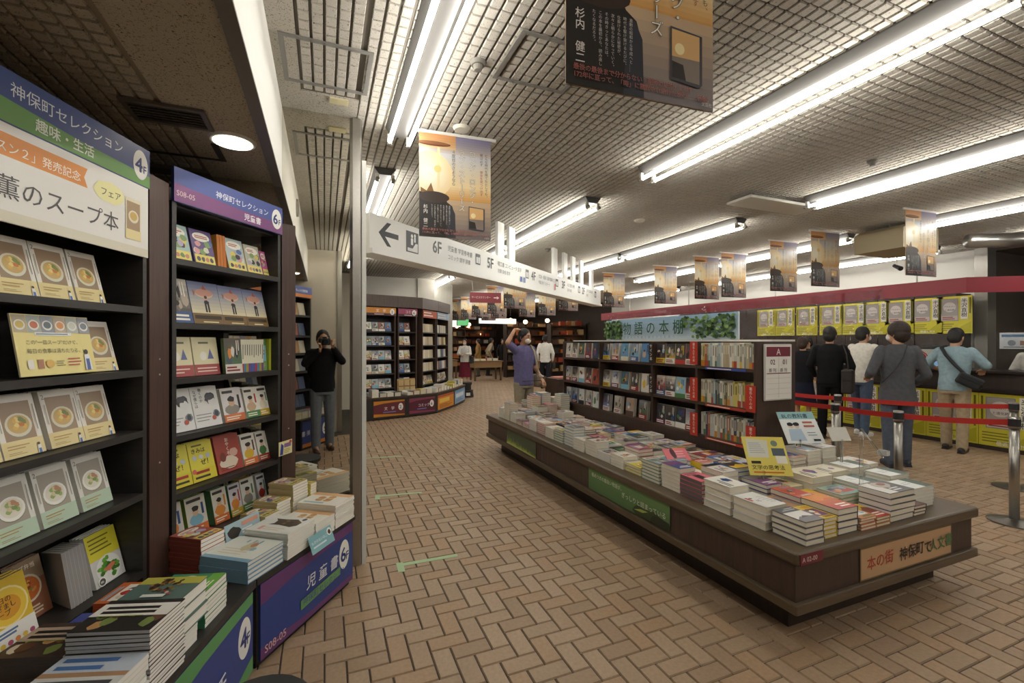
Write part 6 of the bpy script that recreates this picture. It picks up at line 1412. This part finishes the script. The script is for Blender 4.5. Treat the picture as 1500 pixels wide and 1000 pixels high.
p = person('man in pale blue shirt and beige trousers at register ten', 8.0, 3.47, -78, 1.69, '#8ea6ae', '#a8977c', sleeve='half', R_=((.31, .06, 1.2), (.24, .28, 1.13)), L_=((-.31, .06, 1.2), (-.24, .28, 1.13)), lean=.1, fine=.008, tilt=14, legs=(-.1, .1), turn=-12)
strap(p, [(-.12, -.05, 1.44), (-.06, -.12, 1.34), (.04, -.135, 1.2), (.14, -.14, 1.08)], .022, '#16181c')
bag('black waist bag slung across the back of the man in pale blue', p, (.15, -.165, .92), (.27, .08, .16), '#17191c', 'sling_bag', rot=14, roll=28)
p = person('woman in black dress at the far register', 7.85, 5.5, -75, 1.58, '#1b1b1f', '#1d2030', sleeve='short', skirt=.42, fine=.010, R_=((.24, .06, 1.15), (.2, .24, 1.12)), L_=((-.24, .06, 1.15), (-.2, .24, 1.12)), hair='#3a2a22', hairvol=1.05)
person('cashier in white sleeves behind register ten', 9.12, 3.05, 88, 1.6, '#d8d4cc', '#26262a', fine=.012, mask='#e3e3e0', R_=((.26, .06, 1.12), (.2, .28, 1.14)), L_=((-.26, .06, 1.12), (-.2, .28, 1.14)))
person('cashier in dark clothes behind the far register', 9.12, 6.3, 88, 1.6, '#2c2a2c', '#26262a', fine=.012, mask='#e3e3e0')
# far shoppers
p = person('woman in white blouse and maroon skirt among the far displays', 4.5, 15.2, 150, 1.6, '#d8d6d0', '#6a2434', hair='#1c1817', sleeve='long', skirt=.3, longhair=True, fine=.013, mask='#dcdcd8', R_=((.23, .1, 1.15), (.12, .25, 1.15)), L_=((-.23, .1, 1.15), (-.12, .25, 1.15)))
bag('dark shoulder bag of the woman in white blouse', p, (-.26, -.02, .8), (.1, .28, .26), '#26262c')
person('shopper in tan jacket browsing a far display', 6.1, 18.6, 60, 1.62, '#a8824e', '#5c5850', fine=.014, coat=.8, hair='#241c18')
person('shopper in long beige coat leaning over a far display', 6.65, 18.9, -95, 1.66, '#b5a688', '#2e2c2a', fine=.014, coat=.42, lean=.3, hair='#181616')
person('shopper in dark coat at the far end', 7.45, 19.2, 170, 1.62, '#2b2a2c', '#26262a', fine=.014, coat=.6)
person('shopper in black by the far shelf lamps', 8.0, 18.6, 140, 1.6, '#1f1f22', '#2a2a2e', fine=.014)
# the photographer, seen only in the mirror
fx, fy = sin(YAW), cos(YAW)
p = person('photographer in black top and grey jeans seen in the mirror', -.02, -.325, -8, 1.66, '#17181b', '#6d747e', sleeve='long', R_=((.25, .08, 1.27), (.115, .165, 1.46)), L_=((-.24, .10, 1.25), (-.07, .19, 1.41)), mask='#c9c4be', shoe='#4a372c', fine=.007, rdir=(-.35, .3, .9), ldir=(.3, .25, .9), curl=1.0, face_on=True, tilt=4, legs=(-.06, .08))
MC = p.matrix_basis @ T(0, .15, 1.5)
o = tag(link('photo_camera', None, None, MC), 'black camera held to the face by the photographer in the mirror', 'camera')
bevel(box('camera_body', (-.072, 0, -.05, .072, .055, .045), mat('#141416', .45), o), .012, 3); bevel(box('prism_hump', (-.028, 0, .045, .028, .05, .066), mat('#141416', .45), o), .01, 2)
MB().cyl((0, .055, -.005), (0, .125, -.005), .038, .041, 28).build('lens', [mat('#101012', .35)], o, None, True); MB().cyl((0, .1255, -.005), (0, .127, -.005), .034, .034, 28).build('lens_glass', [mat('#1c2430', .05)], o)
M = p.matrix_basis @ T(0, -.2, .98)
o = tag(link('backpack', None, None, M), 'black backpack worn by the photographer in the mirror', 'backpack')
bevel(box('pack', (-.17, -.09, 0, .19, .07, .42), mat('#161618', .7, var=.2, scale=20), o), .05, 3); bevel(box('pocket', (-.13, -.13, .04, .14, -.085, .22), mat('#1a1a1c', .7), o), .02, 2)
